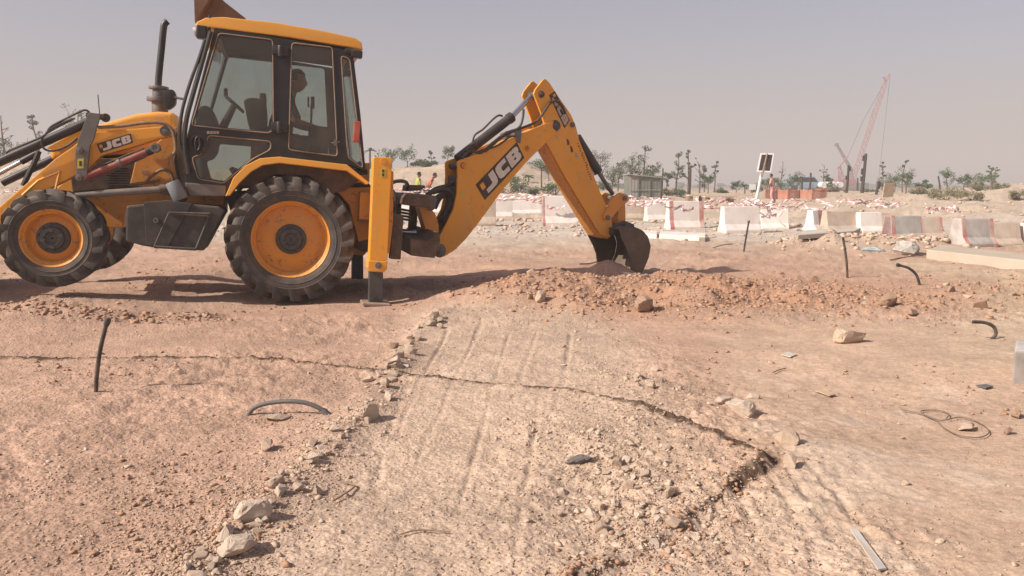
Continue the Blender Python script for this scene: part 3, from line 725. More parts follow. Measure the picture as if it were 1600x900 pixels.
many(120, lambda x, y: .42 * np.exp(-(seg_dist(x, y, HEAP2) / .9) ** 2), 'brown clod on the lower dug earth right of the heap', 'clods right of the dug heap', ('rock_red', 'rock_red', 'rock_pale'), .03, .10, (425, 495), (1200, 1600))
many(90, lambda x, y: .5 * np.exp(-(((x - at_z(1360, 385).x) / 1.4) ** 2 + ((y - at_z(1360, 385).y) / .9) ** 2)), 'pale broken stone on the rubble heap before the barriers', 'stones on the rubble heap', ('rock_pale', 'rock_white'), .05, .14, (365, 405), (1230, 1500))
many(60, lambda x, y: .30 * (1 - sstep(-1.3, -.9, x)) * (1 - np.exp(-((y - 6.35) / .5) ** 2)), 'small tan stone on the reddish earth left of the stone row', 'stones left of the row', ('rock_pale', 'rock_red'), .008, .028, (560, 890), (0, 560))
many(30, lambda x, y: .45 * sstep(1.0, 1.4, x), 'small stone on the smooth pale earth at right', 'stones on the right', ('rock_pale', 'rock_white'), .008, .022, (540, 890), (1150, 1600))
many(34, lambda x, y: np.exp(-(seg_dist(x, y, BERM) / .2) ** 2), 'brown clod along the low earth ridge before the machine', 'clods along the low ridge', ('rock_red', 'rock_pale'), .02, .06, (490, 525), (0, 340))
many(20, lambda x, y: .6 * np.ones(np.shape(x)), 'small clod on the bare earth behind the machine', 'clods behind the machine', ('rock_red', 'rock_pale'), .03, .07, (375, 425), (560, 1250))

# ================================================================== BACKHOE LOADER
YAW, NOSE = R(16), R(5.0)
RW = .68                                   # rear tyre radius
Rm = Matrix.Rotation(YAW, 4, 'Z') @ Matrix.Rotation(NOSE, 4, 'Y')
hub_w = at_y(455, 375, 8.5)                # outer face of the near rear wheel
loc = hub_w - Rm.to_3x3() @ Vector((0, -1.02, RW))
MF = Frame(Matrix.Translation(loc) @ Rm)
mach = empty('backhoe_loader', loc, (0, NOSE, YAW))
tag(mach, 'dusty orange and black backhoe loader digging with its rear bucket', 'backhoe loader')
L, P = MF.L, MF.P
def pl(pts, y): return [L(a, b_, y) for a, b_ in pts]
def Z1(x, y): return (240 + x * .37775, y * .37778)
def Z2(x, y): return (x * .18892, 130 + y * .18889)
def Z3(x, y): return (x * .23336, 270 + y * .23333)
def Z4(x, y): return (320 + x * .28881, 240 + y * .28889)
def Z5(x, y): return (540 + x * .24454, 200 + y * .24444)
def Z6(x, y): return (700 + x * .36677, 110 + y * .36667)
def ZK(x, y): return (580 + x * .15556, 270 + y * .15556)
def ZB(x, y): return (920 + x * .18898, 270 + y * .18889)

# ---- wheels
def wheel_meshes(Rt, W, rr, lugs, hub_r, dish, seed):
    h = W / 2; tr = Rt * .915; t_ = MB()
    prof = [(rr - .012, -h * .74), (rr + .02, -h * .86), (rr + (tr - rr) * .35, -h * 1.0), (rr + (tr - rr) * .68, -h * 1.03), (tr * .955, -h * .93), (tr * .985, -h * .78), (tr, -h * .4), (tr, 0)]
    prof = prof + [(a, -b_) for a, b_ in prof[::-1][1:]]
    t_.lathe(prof, 72)
    for e in (.30, .55):   # moulded rings on the sidewall
        r0 = rr + (tr - rr) * e; y0 = -h * (.985 if e < .4 else 1.02)
        t_.lathe([(r0 - .006, y0), (r0, y0 - .006), (r0 + .006, y0)], 72)
    rnd = random.Random(seed)
    step = 2 * math.pi / lugs
    for sd in (-1, 1):
        for k in range(lugs):
            a0 = k * step + (0 if sd < 0 else step / 2); hw = step * .185
            def pt(a, r_, y): return (r_ * math.cos(a), y * sd, r_ * math.sin(a))
            sl = step * .85; wv = rnd.uniform(-.004, .004)
            st = [(a0 - .03, tr * .86, h * 1.05, hw * .9, 0), (a0 + .02, Rt * .965 + wv, h * 1.0, hw * .95, 1), (a0 + sl * .35, Rt + wv, h * .72, hw * .85, 1), (a0 + sl * .75, Rt * 1.003 + wv, h * .30, hw * .8, 1), (a0 + sl, Rt * .998 + wv, -h * .06, hw * .75, 1)]
            vs, fs = [], []
            for i, (a, ro, y_, w_, _) in enumerate(st):
                ri = ro - (.07 if i else .025) * Rt / .68 * 1.1
                yi = y_ * (.96 if i < 2 else 1)
                vs += [pt(a - w_ * 1.25, ri, yi), pt(a + w_ * 1.25, ri, yi), pt(a + w_, ro, y_), pt(a - w_, ro, y_)]
                if i:
                    o = (i - 1) * 4
                    fs += [(o + j, o + (j + 1) % 4, o + 4 + (j + 1) % 4, o + 4 + j) for j in range(4)]
            fs += [(0, 1, 2, 3), (16, 17, 18, 19)]
            t_.add(vs, fs)
    tyre = t_.mesh('tyre', 'tyre_rubber', smooth=True)
    r_ = MB()
    r_.lathe([(rr + .004, -h * .70), (rr + .012, -h * .80), (rr, -h * .83), (rr - .012, -h * .78), (rr - .022, -h * .62), (rr - .030, -h * .60), (rr - .045, -h * .45), (rr - .055, -h * .74 + dish), (rr * .80, -h * .74 + dish * 1.02), (rr * .62, -h * .74 + dish * .8), (hub_r * .9, -h * .74 + dish * .75), (.01, -h * .74 + dish * .75)], 56)
    r_.lathe([(rr + .004, -h * .7), (rr - .02, 0), (rr + .004, h * .7), (rr - .03, h * .6), (.05, h * .3)], 40)
    rim = r_.mesh('rim', 'orange_worn', smooth=True)
    hb = MB(); y0 = -h * .74 + dish * .75
    hb.lathe([(hub_r * 1.05, y0), (hub_r, y0 - .035), (hub_r * .78, y0 - .045), (hub_r * .72, y0 - .075), (hub_r * .45, y0 - .085), (hub_r * .40, y0 - .065), (.01, y0 - .065)], 32)
    for k in range(10):
        a = k * math.pi / 5; cx, cz = hub_r * .88 * math.cos(a), hub_r * .88 * math.sin(a)
        hb.cyl((cx, y0 - .03, cz), (cx, y0 - .06, cz), .012, seg=6)
    for a in (.6, 1.9, 3.6, 5.0): hb.box((hub_r * .55 * math.cos(a), y0 - .085, hub_r * .55 * math.sin(a)), (.045, .02, .03))
    hub = hb.mesh('hub', 'hub_dark', smooth=True)
    return tyre, rim, hub
rearW = wheel_meshes(RW, .42, .405, 21, .155, .13, 1)
frontW = wheel_meshes(.49, .31, .285, 16, .150, .10, 2)
def put_wheel(ms, c, flip=False, spin=0.0):
    w = link('wheel', ms[1], mach); w.location = c; w.rotation_euler = (0, spin, math.pi if flip else 0)
    link('tyre', ms[0], w); link('hub', ms[2], w); return w
put_wheel(rearW, (0, -1.02 + .21, RW)); put_wheel(rearW, (0, 1.02 - .21, RW), True, .3)
fx, fz = L(79, 373, -.95)
put_wheel(frontW, (fx, -.95 + .155, fz), False, .2); put_wheel(frontW, (fx, .95 - .155, fz), True, .5)

# ---- chassis, axles, tank
yN = -.55
cb = MB()
cb.prism(pl([(128, 309), (132, 300), (278, 292), (350, 306), (350, 335), (330, 340), (195, 332), (192, 356), (140, 356)], -.34), -.34, .34)
part(cb, 'chassis', 'orange_worn', mach, .01)
ax = MB(); ax.cyl((fx, -.80, fz), (fx, .80, fz), .075); ax.box((fx, 0, fz + .05), (.22, .5, .22)); ax.box((fx + .05, 0, fz + .2), (.3, .4, .25))
ax.cyl((0, -.8, RW), (0, .8, RW), .13); ax.box((0, 0, RW), (.45, .6, .4)); part(ax, 'axle', 'hub_dark', mach, .015)
rc = MB()
rc.prism(pl([(350, 300), (575, 285), (590, 300), (600, 385), (570, 395), (520, 372), (470, 300), (360, 330)], -.40), -.40, .62)
part(rc, 'rear_chassis', 'rust_dark', mach, .01)
rc = MB(); rc.prism(pl([(520, 292), (583, 293), (583, 372), (560, 378), (545, 320)], -.62), -.62, -.42); rc.box((*Vector(P(572, 322, -.7))[:],), (.16, .16, .3))
part(rc, 'rear_frame_plate', 'orange_worn', mach, .012)
tk = MB()
tk.prism(pl([(197, 322), (222, 319), (261, 315), (341, 323), (352, 330), (318, 392), (240, 387), (222, 384), (196, 377)], -.93), -.93, -.38)
tank = part(tk, 'fuel_tank', 'tank_black', mach, .02)
tb = MB()
tb.prism(pl([(224, 316), (262, 313), (300, 318), (285, 345), (262, 387), (228, 383)], -.95), -.945, -.92)
part(tb, 'tank_cover', 'tank_black', tank, .006)
tb = MB(); c = P(244, 344, -.95); tb.cyl(c, c + Vector((0, -.03, 0)), .026); tb.lathe([(.026, -.03), (.026, -.045), (.014, -.045), (.012, -.02)], 20, c=c)
part(tb, 'filler_cap', 'grey_metal', tank, smooth=True)
st_ = MB()
for (a, b_) in (((264, 332), (328, 334)), ((241, 385), (306, 389))):
    p0, p1 = P(*a, -1.0), P(*b_, -1.0); st_.tube([p0 + Vector((0, .1, 0)), p0, p1, p1 + Vector((0, .1, 0))], .012, 6)
    st_.box(((p0.x + p1.x) / 2, -.96, p0.z - .012), (abs(p1.x - p0.x), .10, .012))
st_.tube([P(264, 332, -.98), P(241, 385, -.98)], .008, 6); st_.tube([P(328, 334, -.98), P(306, 389, -.98)], .012, 6)
part(st_, 'step', 'tank_black', mach)

# ---- bonnet and engine side
hd = MB()
top = [Z2(820, 340), Z2(1120, 252), Z2(1300, 232), Z2(1445, 240), Z2(1445, 560), Z2(830, 600), Z2(560, 620), Z2(420, 640), Z2(400, 520), Z2(600, 430)]
hd.prism(pl(top, -.42), -.42, .42)
part(hd, 'bonnet', 'orange', mach, .05, True, segs=3)
hp_ = MB(); hp_.prism(pl([Z2(1120, 640), Z2(1455, 360), Z2(1475, 880), Z2(1070, 850)], -.47), -.47, .47); part(hp_, 'side_panel', 'orange_worn', mach, .01)
gr = MB(); gr.prism(pl([Z2(560, 600), Z2(1120, 640), Z2(1080, 860), Z2(600, 900)], -.44), -.44, .44)
grl = part(gr, 'engine_panel', 'rust_dark', mach, .008)
for k in range(9):
    g = MB(); a, b_ = P(*Z2(860, 680 + k * 20), -.45), P(*Z2(1060, 680 + k * 20), -.45); g.tube([a, b_], .006, 4); part(g, 'grille_bar', 'black_paint', grl)
g = MB(); a, b_ = P(*Z2(1165, 712), -.475), P(*Z2(1220, 752), -.475)
for k in range(3):
    for q in range(3):
        z = a.z + (b_.z - a.z) * (k + .5) / 3; xx = a.x + (b_.x - a.x) * (q + .5) / 3; g.box((xx, -.473, z), (abs(b_.x - a.x) * .26, .004, abs(b_.z - a.z) * .2))
part(g, 'side_sticker', 'decal_grey', mach)
for pts, r_, mt in (([(1070, 840), (1190, 825), (1250, 770), (1340, 715), (1410, 745), (1440, 830)], .016, 'hose_brown'), ([(1130, 825), (1230, 820), (1320, 800)], .012, 'hose_brown'),
                    ([(810, 365), (1000, 355), (1180, 330), (1330, 328), (1410, 370), (1445, 460), (1450, 560), (1420, 605), (1420, 680)], .017, 'hose_brown'), ([(1455, 400), (1450, 620), (1470, 760), (1500, 860)], .014, 'hose')):
    yy = -.50 if mt == 'hose' or pts[0][1] > 600 else -.78
    part(MB().tube(smoothpath([P(*Z2(*q), yy) for q in pts]), r_, 8), 'hose', mt, mach, smooth=True)
cn = MB(); c0, c1 = P(269, 284, -.86), P(283, 312, -.86); ax_ = (c1 - c0).normalized()
cn.tube([c0, c0 + ax_ * .01, c1 - ax_ * .01, c1], [.066, .074, .078, .070], 24); part(cn, 'canister', 'canister_blue', mach, smooth=True)
part(MB().cyl(c1 + ax_ * .001, c1 + ax_ * .03, .07, .05, 20), 'canister_base', 'black_paint', mach, smooth=True)
gc = MB(); gc.cyl(P(252, 296, -.80), P(150, 303, -.80), .036); part(gc, 'lower_cylinder', 'grey_metal', mach, smooth=True)
gc = MB(); gc.cyl(P(152, 303, -.80), P(118, 306, -.80), .030); part(gc, 'cylinder_rod', 'grey_metal', mach, smooth=True)
gc = MB(); gc.cyl(P(250, 296, -.80), P(268, 294, -.80), .052, .04)
gc.box(tuple(P(262, 298, -.78)), (.09, .1, .09)); part(gc, 'cylinder_knuckle', 'rust_dark', mach, .01, True)

# ---- exhaust and air cleaner
e = MB()
def vcyl(m_, x0, x1, ya, yb, y, seg=24, k=1.0):
    a, b_ = P((x0 + x1) / 2, ya, y), P((x0 + x1) / 2, yb, y); r_ = abs(P(x1, ya, y).x - P(x0, ya, y).x) / 2 * k
    m_.cyl(b_, a, r_, None, seg)
vcyl(e, 232, 264, 135, 140, -.12); vcyl(e, 238, 262, 139, 153, -.12); vcyl(e, 229, 268, 152, 159, -.12); vcyl(e, 237, 263, 158, 180, -.12)
part(e, 'air_cleaner', 'grey_metal', mach, .008, True)
part(MB().tube(smoothpath([P(247, 140, -.12), P(248, 120, -.12), P(252, 80, -.12), P(255, 50, -.12), P(257, 38, -.12), P(262, 33, -.12)], 4), .036, 16), 'exhaust_pipe', 'black_paint', mach, smooth=True)
e = MB(); e.prism(rounded(pl([(257, 142), (272, 140), (276, 150), (275, 165), (262, 173), (256, 165)], -.28), .04), -.34, -.22); e.tube([P(272, 152, -.30), P(288, 155, -.62)], .015, 6)
part(e, 'mirror', 'black_paint', mach, .015, True)
part(MB().tube([P(156, 183, -.5), P(153, 148, -.5)], .005, 5), 'aerial', 'black_paint', mach)

# ---- loader arms, lever, cylinders (near and far pair)
ARM = [(268, 196), (247, 198), (149, 206), (128, 216), (114, 229), (87, 247), (35, 292), (0, 322), (-60, 372), (-75, 400), (-52, 404), (-20, 366), (20, 336), (60, 304), (93, 287), (140, 262), (158, 243), (210, 229), (247, 217), (271, 212), (274, 204)]
armp = pl(ARM, -.74)
for y0, y1 in ((-.74, -.60), (.60, .74)):
    a_ = part(MB().prism(armp, y0, y1), 'loader_arm', 'orange', mach, .012)
    if y0 < 0:
        m_ = MB()
        for (px, py, r_) in ((259, 205, .055), (124, 243, .03)):
            c = P(px, py, y0); m_.cyl(c, c + Vector((0, -.03, 0)), r_, seg=20); m_.cyl(c + Vector((0, -.03, 0)), c + Vector((0, -.045, 0)), r_ * .5, seg=12)
        part(m_, 'pivot_pin', 'grey_metal', a_, .005, True)
        m_ = MB(); m_.tube([P(93, 268, y0 - .005), P(60, 282, y0 - .005), P(35, 305, y0 - .005)], .012, 6); m_.tube([P(93, 268, y0 - .005), P(86, 300, y0 - .005)], .012, 6); part(m_, 'rib', 'orange', a_)
        near_arm = a_
gus = MB(); gus.prism(pl([(72, 231), (132, 198), (150, 206), (130, 232), (92, 247), (94, 238)], -.64), -.64, -.56); part(gus, 'arm_gusset', 'orange', mach, .008)
part(MB().box((L(-60, 390, 0)[0], 0, L(-60, 388, 0)[1]), (.12, 1.3, .12)), 'arm_crosstube', 'orange', mach, .01)
# front bucket, out of the frame to the left
bx, bz = L(-75, 402, 0)
fb = MB(); prof = [(bx + .05, bz + .30), (bx + .12, bz), (bx + .05, bz - .28), (bx - .10, bz - .42), (bx - .70, bz - .46), (bx - .70, bz - .44), (bx - .10, bz - .39), (bx + .02, bz - .26), (bx + .09, bz), (bx + .03, bz + .29)]
fb.prism(prof, -1.12, 1.12)
for s in (-1.1, 1.1): fb.prism([(bx + .04, bz + .28), (bx + .10, bz), (bx + .03, bz - .28), (bx - .10, bz - .40), (bx - .68, bz - .45), (bx - .3, bz + .1)], s - .015, s + .015)
part(fb, 'front_bucket', 'bucket_steel', mach)
for s in (-1, 1):
    lv = part(MB().prism(rounded(pl([Z2(735, 240), Z2(835, 258), Z2(775, 470), Z2(745, 520), Z2(718, 800), Z2(690, 812), Z2(640, 805), Z2(625, 590), Z2(648, 470)], -.80), .02), s * .80 - .02, s * .80 + .02), 'tipping_lever', 'grey_metal', mach, .008)
    if s < 0:
        m_ = MB()
        for q in ((660, 555), (655, 780)):
            c = P(*Z2(*q), -.82); m_.cyl(c, c + Vector((0, -.03, 0)), .032, seg=18); m_.cyl(c + Vector((0, -.03, 0)), c + Vector((0, -.04, 0)), .014, seg=10)
        part(m_, 'pin', 'grey_metal', lv, .004, True)
        part(MB().prism(pl([Z2(640, 625), Z2(692, 622), Z2(692, 705), Z2(640, 705)], -.822), -.824, -.822), 'warning_sticker', 'decal_yellow', lv)
        part(MB().prism(pl([Z2(655, 645), Z2(676, 643), Z2(676, 685), Z2(655, 685)], -.8245), -.826, -.8245), 'sticker_print', 'decal_black', lv)
    yy = s * .70
    part(MB().cyl(P(146, 187, -.70) + Vector((0, yy + .70, 0)), P(-6, 255, -.70) + Vector((0, yy + .70, 0)), .047, seg=20), 'tilt_cylinder', 'cyl_black', mach, smooth=True)
    part(MB().cyl(P(0, 252, -.70) + Vector((0, yy + .70, 0)), P(-70, 285, -.70) + Vector((0, yy + .70, 0)), .026 if s < 0 else .046, seg=16), 'tilt_rod', 'chrome' if s < 0 else 'cyl_black', mach, smooth=True)
m_ = MB(); m_.cyl(P(60, 238, -.30), P(33, 253, -.30), .034); part(m_, 'inner_cylinder', 'cyl_black', mach, smooth=True)
part(MB().cyl(P(36, 251, -.30), P(-50, 297, -.30), .022), 'inner_rod', 'chrome', mach, smooth=True)
part(MB().tube([P(61, 236, -.32), P(52, 258, -.32), P(36, 290, -.32)], .028, 8), 'cylinder_bracket', 'black_paint', mach, smooth=True)
m_ = MB(); m_.box(tuple(P(152, 182, -.66)), (.17, .22, .05)); m_.cyl(P(165, 184, -.72), P(165, 184, -.55), .045); part(m_, 'lever_head', 'rust_dark', mach, .01)
for pts in ([(50, 580), (90, 550), (350, 440), (420, 360), (560, 285), (640, 245), (700, 222), (735, 240), (740, 270)], [(600, 300), (480, 360), (380, 420), (350, 460), (345, 500), (370, 545), (430, 560), (500, 545), (570, 510), (640, 455)], [(380, 410), (450, 360), (560, 310), (620, 290)]):
    part(MB().tube(smoothpath([P(*Z2(*q), -.79) for q in pts]), .011, 7), 'hose', 'hose', mach, smooth=True)
a, b_ = P(229, 238, -.78), P(126, 280, -.78)
rcyl = part(MB().cyl(a, b_, .040, seg=20), 'lift_cylinder', 'cyl_red', mach, smooth=True)
part(MB().cyl(P(184, 256, -.78), P(189, 254, -.78), .048, seg=20), 'cylinder_clamp', 'grey_metal', rcyl, smooth=True)
part(MB().cyl(a, P(238, 234, -.78), .042, seg=20), 'cylinder_end', 'cyl_black', rcyl, smooth=True)
m_ = MB(); c = P(243, 231, -.83); m_.lathe([(.050, -.035), (.050, .035), (.022, .035), (.022, -.035)], 24, c=c, closed=True); m_.cyl(c + Vector((0, -.03, 0)), c + Vector((0, .3, 0)), .020)
part(m_, 'cylinder_eye', 'grey_metal', rcyl, .004, True)
part(MB().tube([P(228, 245, -.80), P(190, 262, -.80), P(140, 284, -.80)], .008, 6), 'pipe', 'hose', mach)
part(MB().tube([P(225, 231, -.80), P(186, 247, -.80), P(160, 258, -.80)], .008, 6), 'pipe', 'hose', mach)

# ---- lettering
LET = {'J': ([(.27, .90), (.385, .90), (.385, .34), (.365, .20), (.32, .12), (.115, .12), (.115, .36), (.245, .36), (.27, .42)], []),
       'C': ([(.665, .90), (.49, .90), (.435, .84), (.415, .72), (.415, .30), (.435, .18), (.49, .12), (.665, .12), (.665, .37), (.55, .37), (.53, .42), (.53, .60), (.55, .65), (.665, .65)], []),
       'B': ([(.70, .90), (.91, .90), (.955, .84), (.965, .74), (.965, .62), (.935, .52), (.965, .42), (.965, .28), (.955, .18), (.91, .12), (.70, .12)], [[(.81, .585), (.86, .585), (.86, .70), (.81, .70)], [(.81, .32), (.86, .32), (.86, .435), (.81, .435)]])}
def lettering(fr, quad, y, parent, M=None, worn=False):
    """quad: photo corners top-left, top-right, bottom-right, bottom-left of the name plate"""
    q = [Vector(fr.L(a, b_, y)) for a, b_ in quad]
    def mp(u, v): return tuple((q[3] * (1 - u) + q[2] * u) * (1 - v) + (q[0] * (1 - u) + q[1] * u) * v)
    me = MB().prism([tuple(v) for v in q], y - .002, y + .004)
    if M: me.xf(M)
    pn = part(me, 'name_plate', 'decal_black', parent)
    for k, (o_, h_) in LET.items():
        lm = plate_mesh('letter', [mp(*p) for p in o_], [[mp(*p) for p in hh] for hh in h_], y - .0035, .003, 'decal_white' if not worn else 'decal_worn')
        if M: lm.transform(M)
        link('letter', lm, pn)
    sq = MB().prism([mp(.05, .48), mp(.13, .48), mp(.13, .82), mp(.05, .82)], y - .005, y - .002)
    if M: sq.xf(M)
    part(sq, 'emblem', 'orange', pn)
dusty('decal_worn', (.50, .42, .35), .6, 0, .3, .1, .05, 20, grime=(.05, .03, .02))
lettering(MF, [Z2(800, 502), Z2(1080, 415), Z2(1100, 492), Z2(830, 580)], -.744, near_arm)

# ---- cab
YC = .74
OUT = [(336, 42), (322, 96), (296, 198), (287, 235), (294, 306), (352, 307), (365, 279), (384, 260), (406, 248), (437, 246), (542, 258), (571, 268), (563, 180), (553, 97), (549, 80)]
H1 = [(343, 55), (425, 65), (426, 201), (419, 206), (302, 195)]
H2 = [(327, 214), (421, 222), (421, 234), (391, 249), (365, 270), (350, 284), (312, 278), (303, 246), (317, 242), (325, 230)]
H3 = [(457, 70), (518, 77), (526, 242), (452, 232)]
H4 = [(533, 90), (546, 95), (566, 261), (543, 243)]
o_, hs = pl(OUT, -YC), [rounded(pl(h, -YC), .035) for h in (H1, H2, H3, H4)]
cab = link('cab', plate_mesh('cab', o_, hs, -YC, .07, 'frame_black', .008), mach)
link('side_frame', plate_mesh('side_frame', o_, hs, YC, .07, 'frame_black', .008), cab)
def outset(pts, d):
    c = sum((Vector(p) for p in pts), Vector((0, 0))) / len(pts); return [tuple(Vector(p) + (Vector(p) - c).normalized() * d) for p in pts]
for s in (-1, 1):
    for h in hs:
        link('window_pane', plate_mesh('window_pane', outset(h, .006), [], s * YC, .006, 'glass'), cab)
for h in hs:          # rubber beading round the glass
    path = [Vector((x, -YC - .036, z)) for x, z in outset(h, .016)]
    part(MB().tube(path + [path[0]], .007, 6, False), 'window_seal', 'trim_tan', cab, smooth=True)
def xz(px, py): return L(px, py, -YC)
def xbar(a, b_, w=.07, name='cross_bar', mat='frame_black'):
    """beam across the cab between the two side frames, a-b its profile line"""
    (x0, z0), (x1, z1) = a, b_; d = Vector((x1 - x0, z1 - z0)); n = Vector((-d.y, d.x)).normalized() * w / 2
    return part(MB().prism([(x0 + n.x, z0 + n.y), (x1 + n.x, z1 + n.y), (x1 - n.x, z1 - n.y), (x0 - n.x, z0 - n.y)], -YC + .036, YC - .036), name, mat, cab, .006)
xbar(xz(336, 52), xz(344, 53)); xbar(xz(298, 205), xz(304, 205), .10); xbar(xz(545, 92), xz(552, 94)); xbar(xz(560, 258), xz(570, 260), .08)
xbar(xz(294, 300), xz(575, 268), .06, 'cab_floor'); xbar(xz(292, 240), xz(296, 300), .05, 'front_bulkhead')
xbar(xz(360, 262), xz(380, 290), .05, 'wheel_box', 'seat_black')
for (a, b_) in (((340, 56), (298, 200)), ((548, 98), (566, 256))):     # windscreen and rear window
    (x0, z0), (x1, z1) = xz(*a), xz(*b_)
    m_ = MB(); m_.add([(x0, -YC + .03, z0), (x0, YC - .03, z0), (x1, YC - .03, z1), (x1, -YC + .03, z1)], [(0, 1, 2, 3)])
    part(m_, 'windscreen' if a[0] < 400 else 'rear_window', 'glass', cab)
rf = MB()
rt = [Z1(172, 104), Z1(180, 90), Z1(215, 73), Z1(290, 70), Z1(500, 92), Z1(700, 126), Z1(835, 157), Z1(860, 175), Z1(866, 206), Z1(800, 192), Z1(560, 153), Z1(245, 114), Z1(178, 112)]
rf.prism(pl(rt, -YC - .04), -YC - .04, YC + .04)
roof = part(rf, 'roof', 'orange_roof', cab, .03, True, segs=3)
m_ = MB(); m_.prism(pl([Z1(250, 113), Z1(560, 152), Z1(800, 190), Z1(800, 200), Z1(560, 166), Z1(250, 128)], -YC), -YC + .04, YC - .04); part(m_, 'roof_lining', 'seat_black', cab)
m_ = MB(); m_.prism(pl([(305, -12), (330, -16), (352, 4), (384, 29), (384, 40), (307, 40)], .45), .43, .47); m_.prism(pl([(305, -12), (330, -16), (333, 0), (307, 40)], .45), .25, .43)
part(m_, 'roof_plate', 'roof_plate', cab, .006, label='brown steel plate standing up behind the cab roof')
for s in (-1, 1):
    m_ = MB(); c = P(*Z1(200, 135), -YC - .02); c.y *= -s; m_.box(c, (.10, .12, .13)); m_.box(c + Vector((.07, 0, .05)), (.03, .04, .28)); part(m_, 'work_lamp', 'black_paint', cab, .02)
    m_ = MB(); m_.cyl(c + Vector((-.05, 0, .0)), c + Vector((-.075, 0, -.01)), .05, seg=16); part(m_, 'lamp_lens', 'lamp_clear', cab)
    m_ = MB(); c = P(*Z1(840, 225), -YC - .03); c.y *= -s; m_.box(c, (.12, .10, .08)); m_.box(c + Vector((-.08, 0, .02)), (.1, .06, .05)); part(m_, 'rear_lamp', 'black_paint', cab, .015)
m_ = MB(); m_.box(tuple(P(*Z1(840, 545), -YC - .05)), (.075, .03, .23)); part(m_, 'tail_light', 'lamp_red', cab, .012)
m_ = MB(); c = P(*Z1(183, 595), -YC - .045); m_.lathe([(.10, 0), (.10, -.03), (.075, -.045), (.05, -.03), (.04, -.02), (.01, -.02)], 28, c=c); part(m_, 'door_handle_boss', 'black_paint', cab, smooth=True)
m_ = MB(); m_.tube([c + Vector((.03 * math.cos(t_) * .8, -.05, .07 * math.sin(t_))) for t_ in np.linspace(0, 6.28, 20)], .009, 6); part(m_, 'door_handle', 'black_paint', cab, smooth=True)
for q in ((525, 210), (520, 525)):
    m_ = MB(); m_.box(tuple(P(*Z1(*q), -YC - .05)), (.17, .06, .10)); m_.cyl(P(*Z1(q[0], q[1] - 22), -YC - .07), P(*Z1(q[0], q[1] + 26), -YC - .07), .03); part(m_, 'hinge', 'black_paint', cab, .012, True)
m_ = MB(); m_.box(tuple(P(*Z1(752, 590), -YC - .05)), (.03, .04, .07)); m_.tube([P(*Z1(735, 592), -YC - .06), P(*Z1(770, 586), -YC - .06)], .009, 6); part(m_, 'latch', 'grey_metal', cab)
for pts, r_ in (([(212, 165), (190, 235), (150, 345), (120, 450), (108, 540), (112, 605), (135, 612)], .017), ([(236, 130), (200, 260), (160, 400), (135, 500), (128, 600), (145, 720)], .024)):
    part(MB().tube(smoothpath([P(*Z1(*q), -YC - .09) for q in pts]), r_, 8), 'handrail', 'black_paint', cab, smooth=True)
sl = MB(); sl.prism(pl([Z1(130, 755), Z1(300, 768), Z1(297, 812), Z1(148, 812)], -YC - .03), -YC - .06, -YC + .1); part(sl, 'cab_sill', 'grey_metal', cab, .012)
# small name on the door corner
for k in range(4):
    m_ = MB(); m_.box(tuple(P(*Z1(226 + k * 13, 548), -YC - .037)), (.025, .003, .028)); part(m_, 'door_badge', 'decal_grey', cab)
# inside the cab
m_ = MB(); c0, c1 = P(*Z1(300, 400), -.05), P(*Z1(370, 462), -.05); cc_ = (c0 + c1) / 2; ax_ = (c1 - c0).normalized(); nn = Vector((ax_.z, 0, -ax_.x)) * -1
u_, w_ = ax_, Vector((0, 1, 0)); rr_ = (c1 - c0).length / 2
m_.tube([cc_ + u_ * rr_ * math.cos(t_) + w_ * rr_ * math.sin(t_) for t_ in np.linspace(0, 6.2832, 29)], .017, 8, False)
m_.cyl(cc_ - u_ * rr_, cc_ + u_ * rr_, .012); m_.cyl(cc_ - w_ * rr_, cc_ + w_ * rr_, .012); m_.cyl(c0, c0 + Vector((-.01, -.02, .09)), .022)
m_.cyl(cc_, P(*Z1(270, 560), -.05), .035, .05); part(m_, 'steering_wheel', 'seat_black', cab, smooth=True)
m_ = MB(); m_.prism(rounded(pl([Z1(185, 470), Z1(215, 445), Z1(240, 450), Z1(262, 500), Z1(262, 560), Z1(185, 560)], -.05), .04), -.35, .25); part(m_, 'dashboard', 'seat_black', cab, .02, True)
m_ = MB(); m_.prism(rounded(pl([Z1(375, 425), Z1(400, 413), Z1(455, 418), Z1(470, 450), Z1(470, 545), Z1(400, 545)], 0), .05), -.26, .26)
m_.prism(rounded(pl([Z1(500, 395), Z1(530, 380), Z1(548, 560), Z1(500, 570), Z1(420, 570), Z1(420, 530), Z1(500, 530)], 0), .05), -.25, .25)
m_.box(tuple(P(*Z1(490, 610), 0)), (.45, .45, .35)); part(m_, 'seat', 'seat_black', cab, .02, True)
m_ = MB()
for yy in (-.15, .15):
    m_.cyl(P(*Z1(650, 560), yy), P(*Z1(655, 400), yy), .012); m_.tube([P(*Z1(640, 400), yy), P(*Z1(640, 440), yy), P(*Z1(662, 450), yy), P(*Z1(662, 400), yy)], .012, 6)
m_.box(tuple(P(*Z1(680, 590), 0)), (.22, .5, .35)); part(m_, 'control_levers', 'seat_black', cab)

# ---- rear fenders
FE = [Z1(297, 812), Z1(330, 735), Z1(380, 685), Z1(440, 655), Z1(520, 648), Z1(800, 681), Z1(893, 757), Z1(880, 764), Z1(800, 707), Z1(520, 674), Z1(452, 683), Z1(402, 711), Z1(354, 758), Z1(316, 808)]
fe = pl(FE, -1.0)
for s in (-1, 1):
    part(MB().prism(fe, s * 1.02, s * .76), 'fender', 'orange_roof', mach, .008)
    fi = MB(); q = pl([Z1(330, 760), Z1(402, 700), Z1(520, 668), Z1(800, 700), Z1(860, 740), Z1(790, 790), Z1(740, 800), Z1(640, 725), Z1(500, 720), Z1(400, 770)], -.80)
    fi.prism(q, s * .80, s * .74); part(fi, 'fender_liner', 'rust_dark', mach)

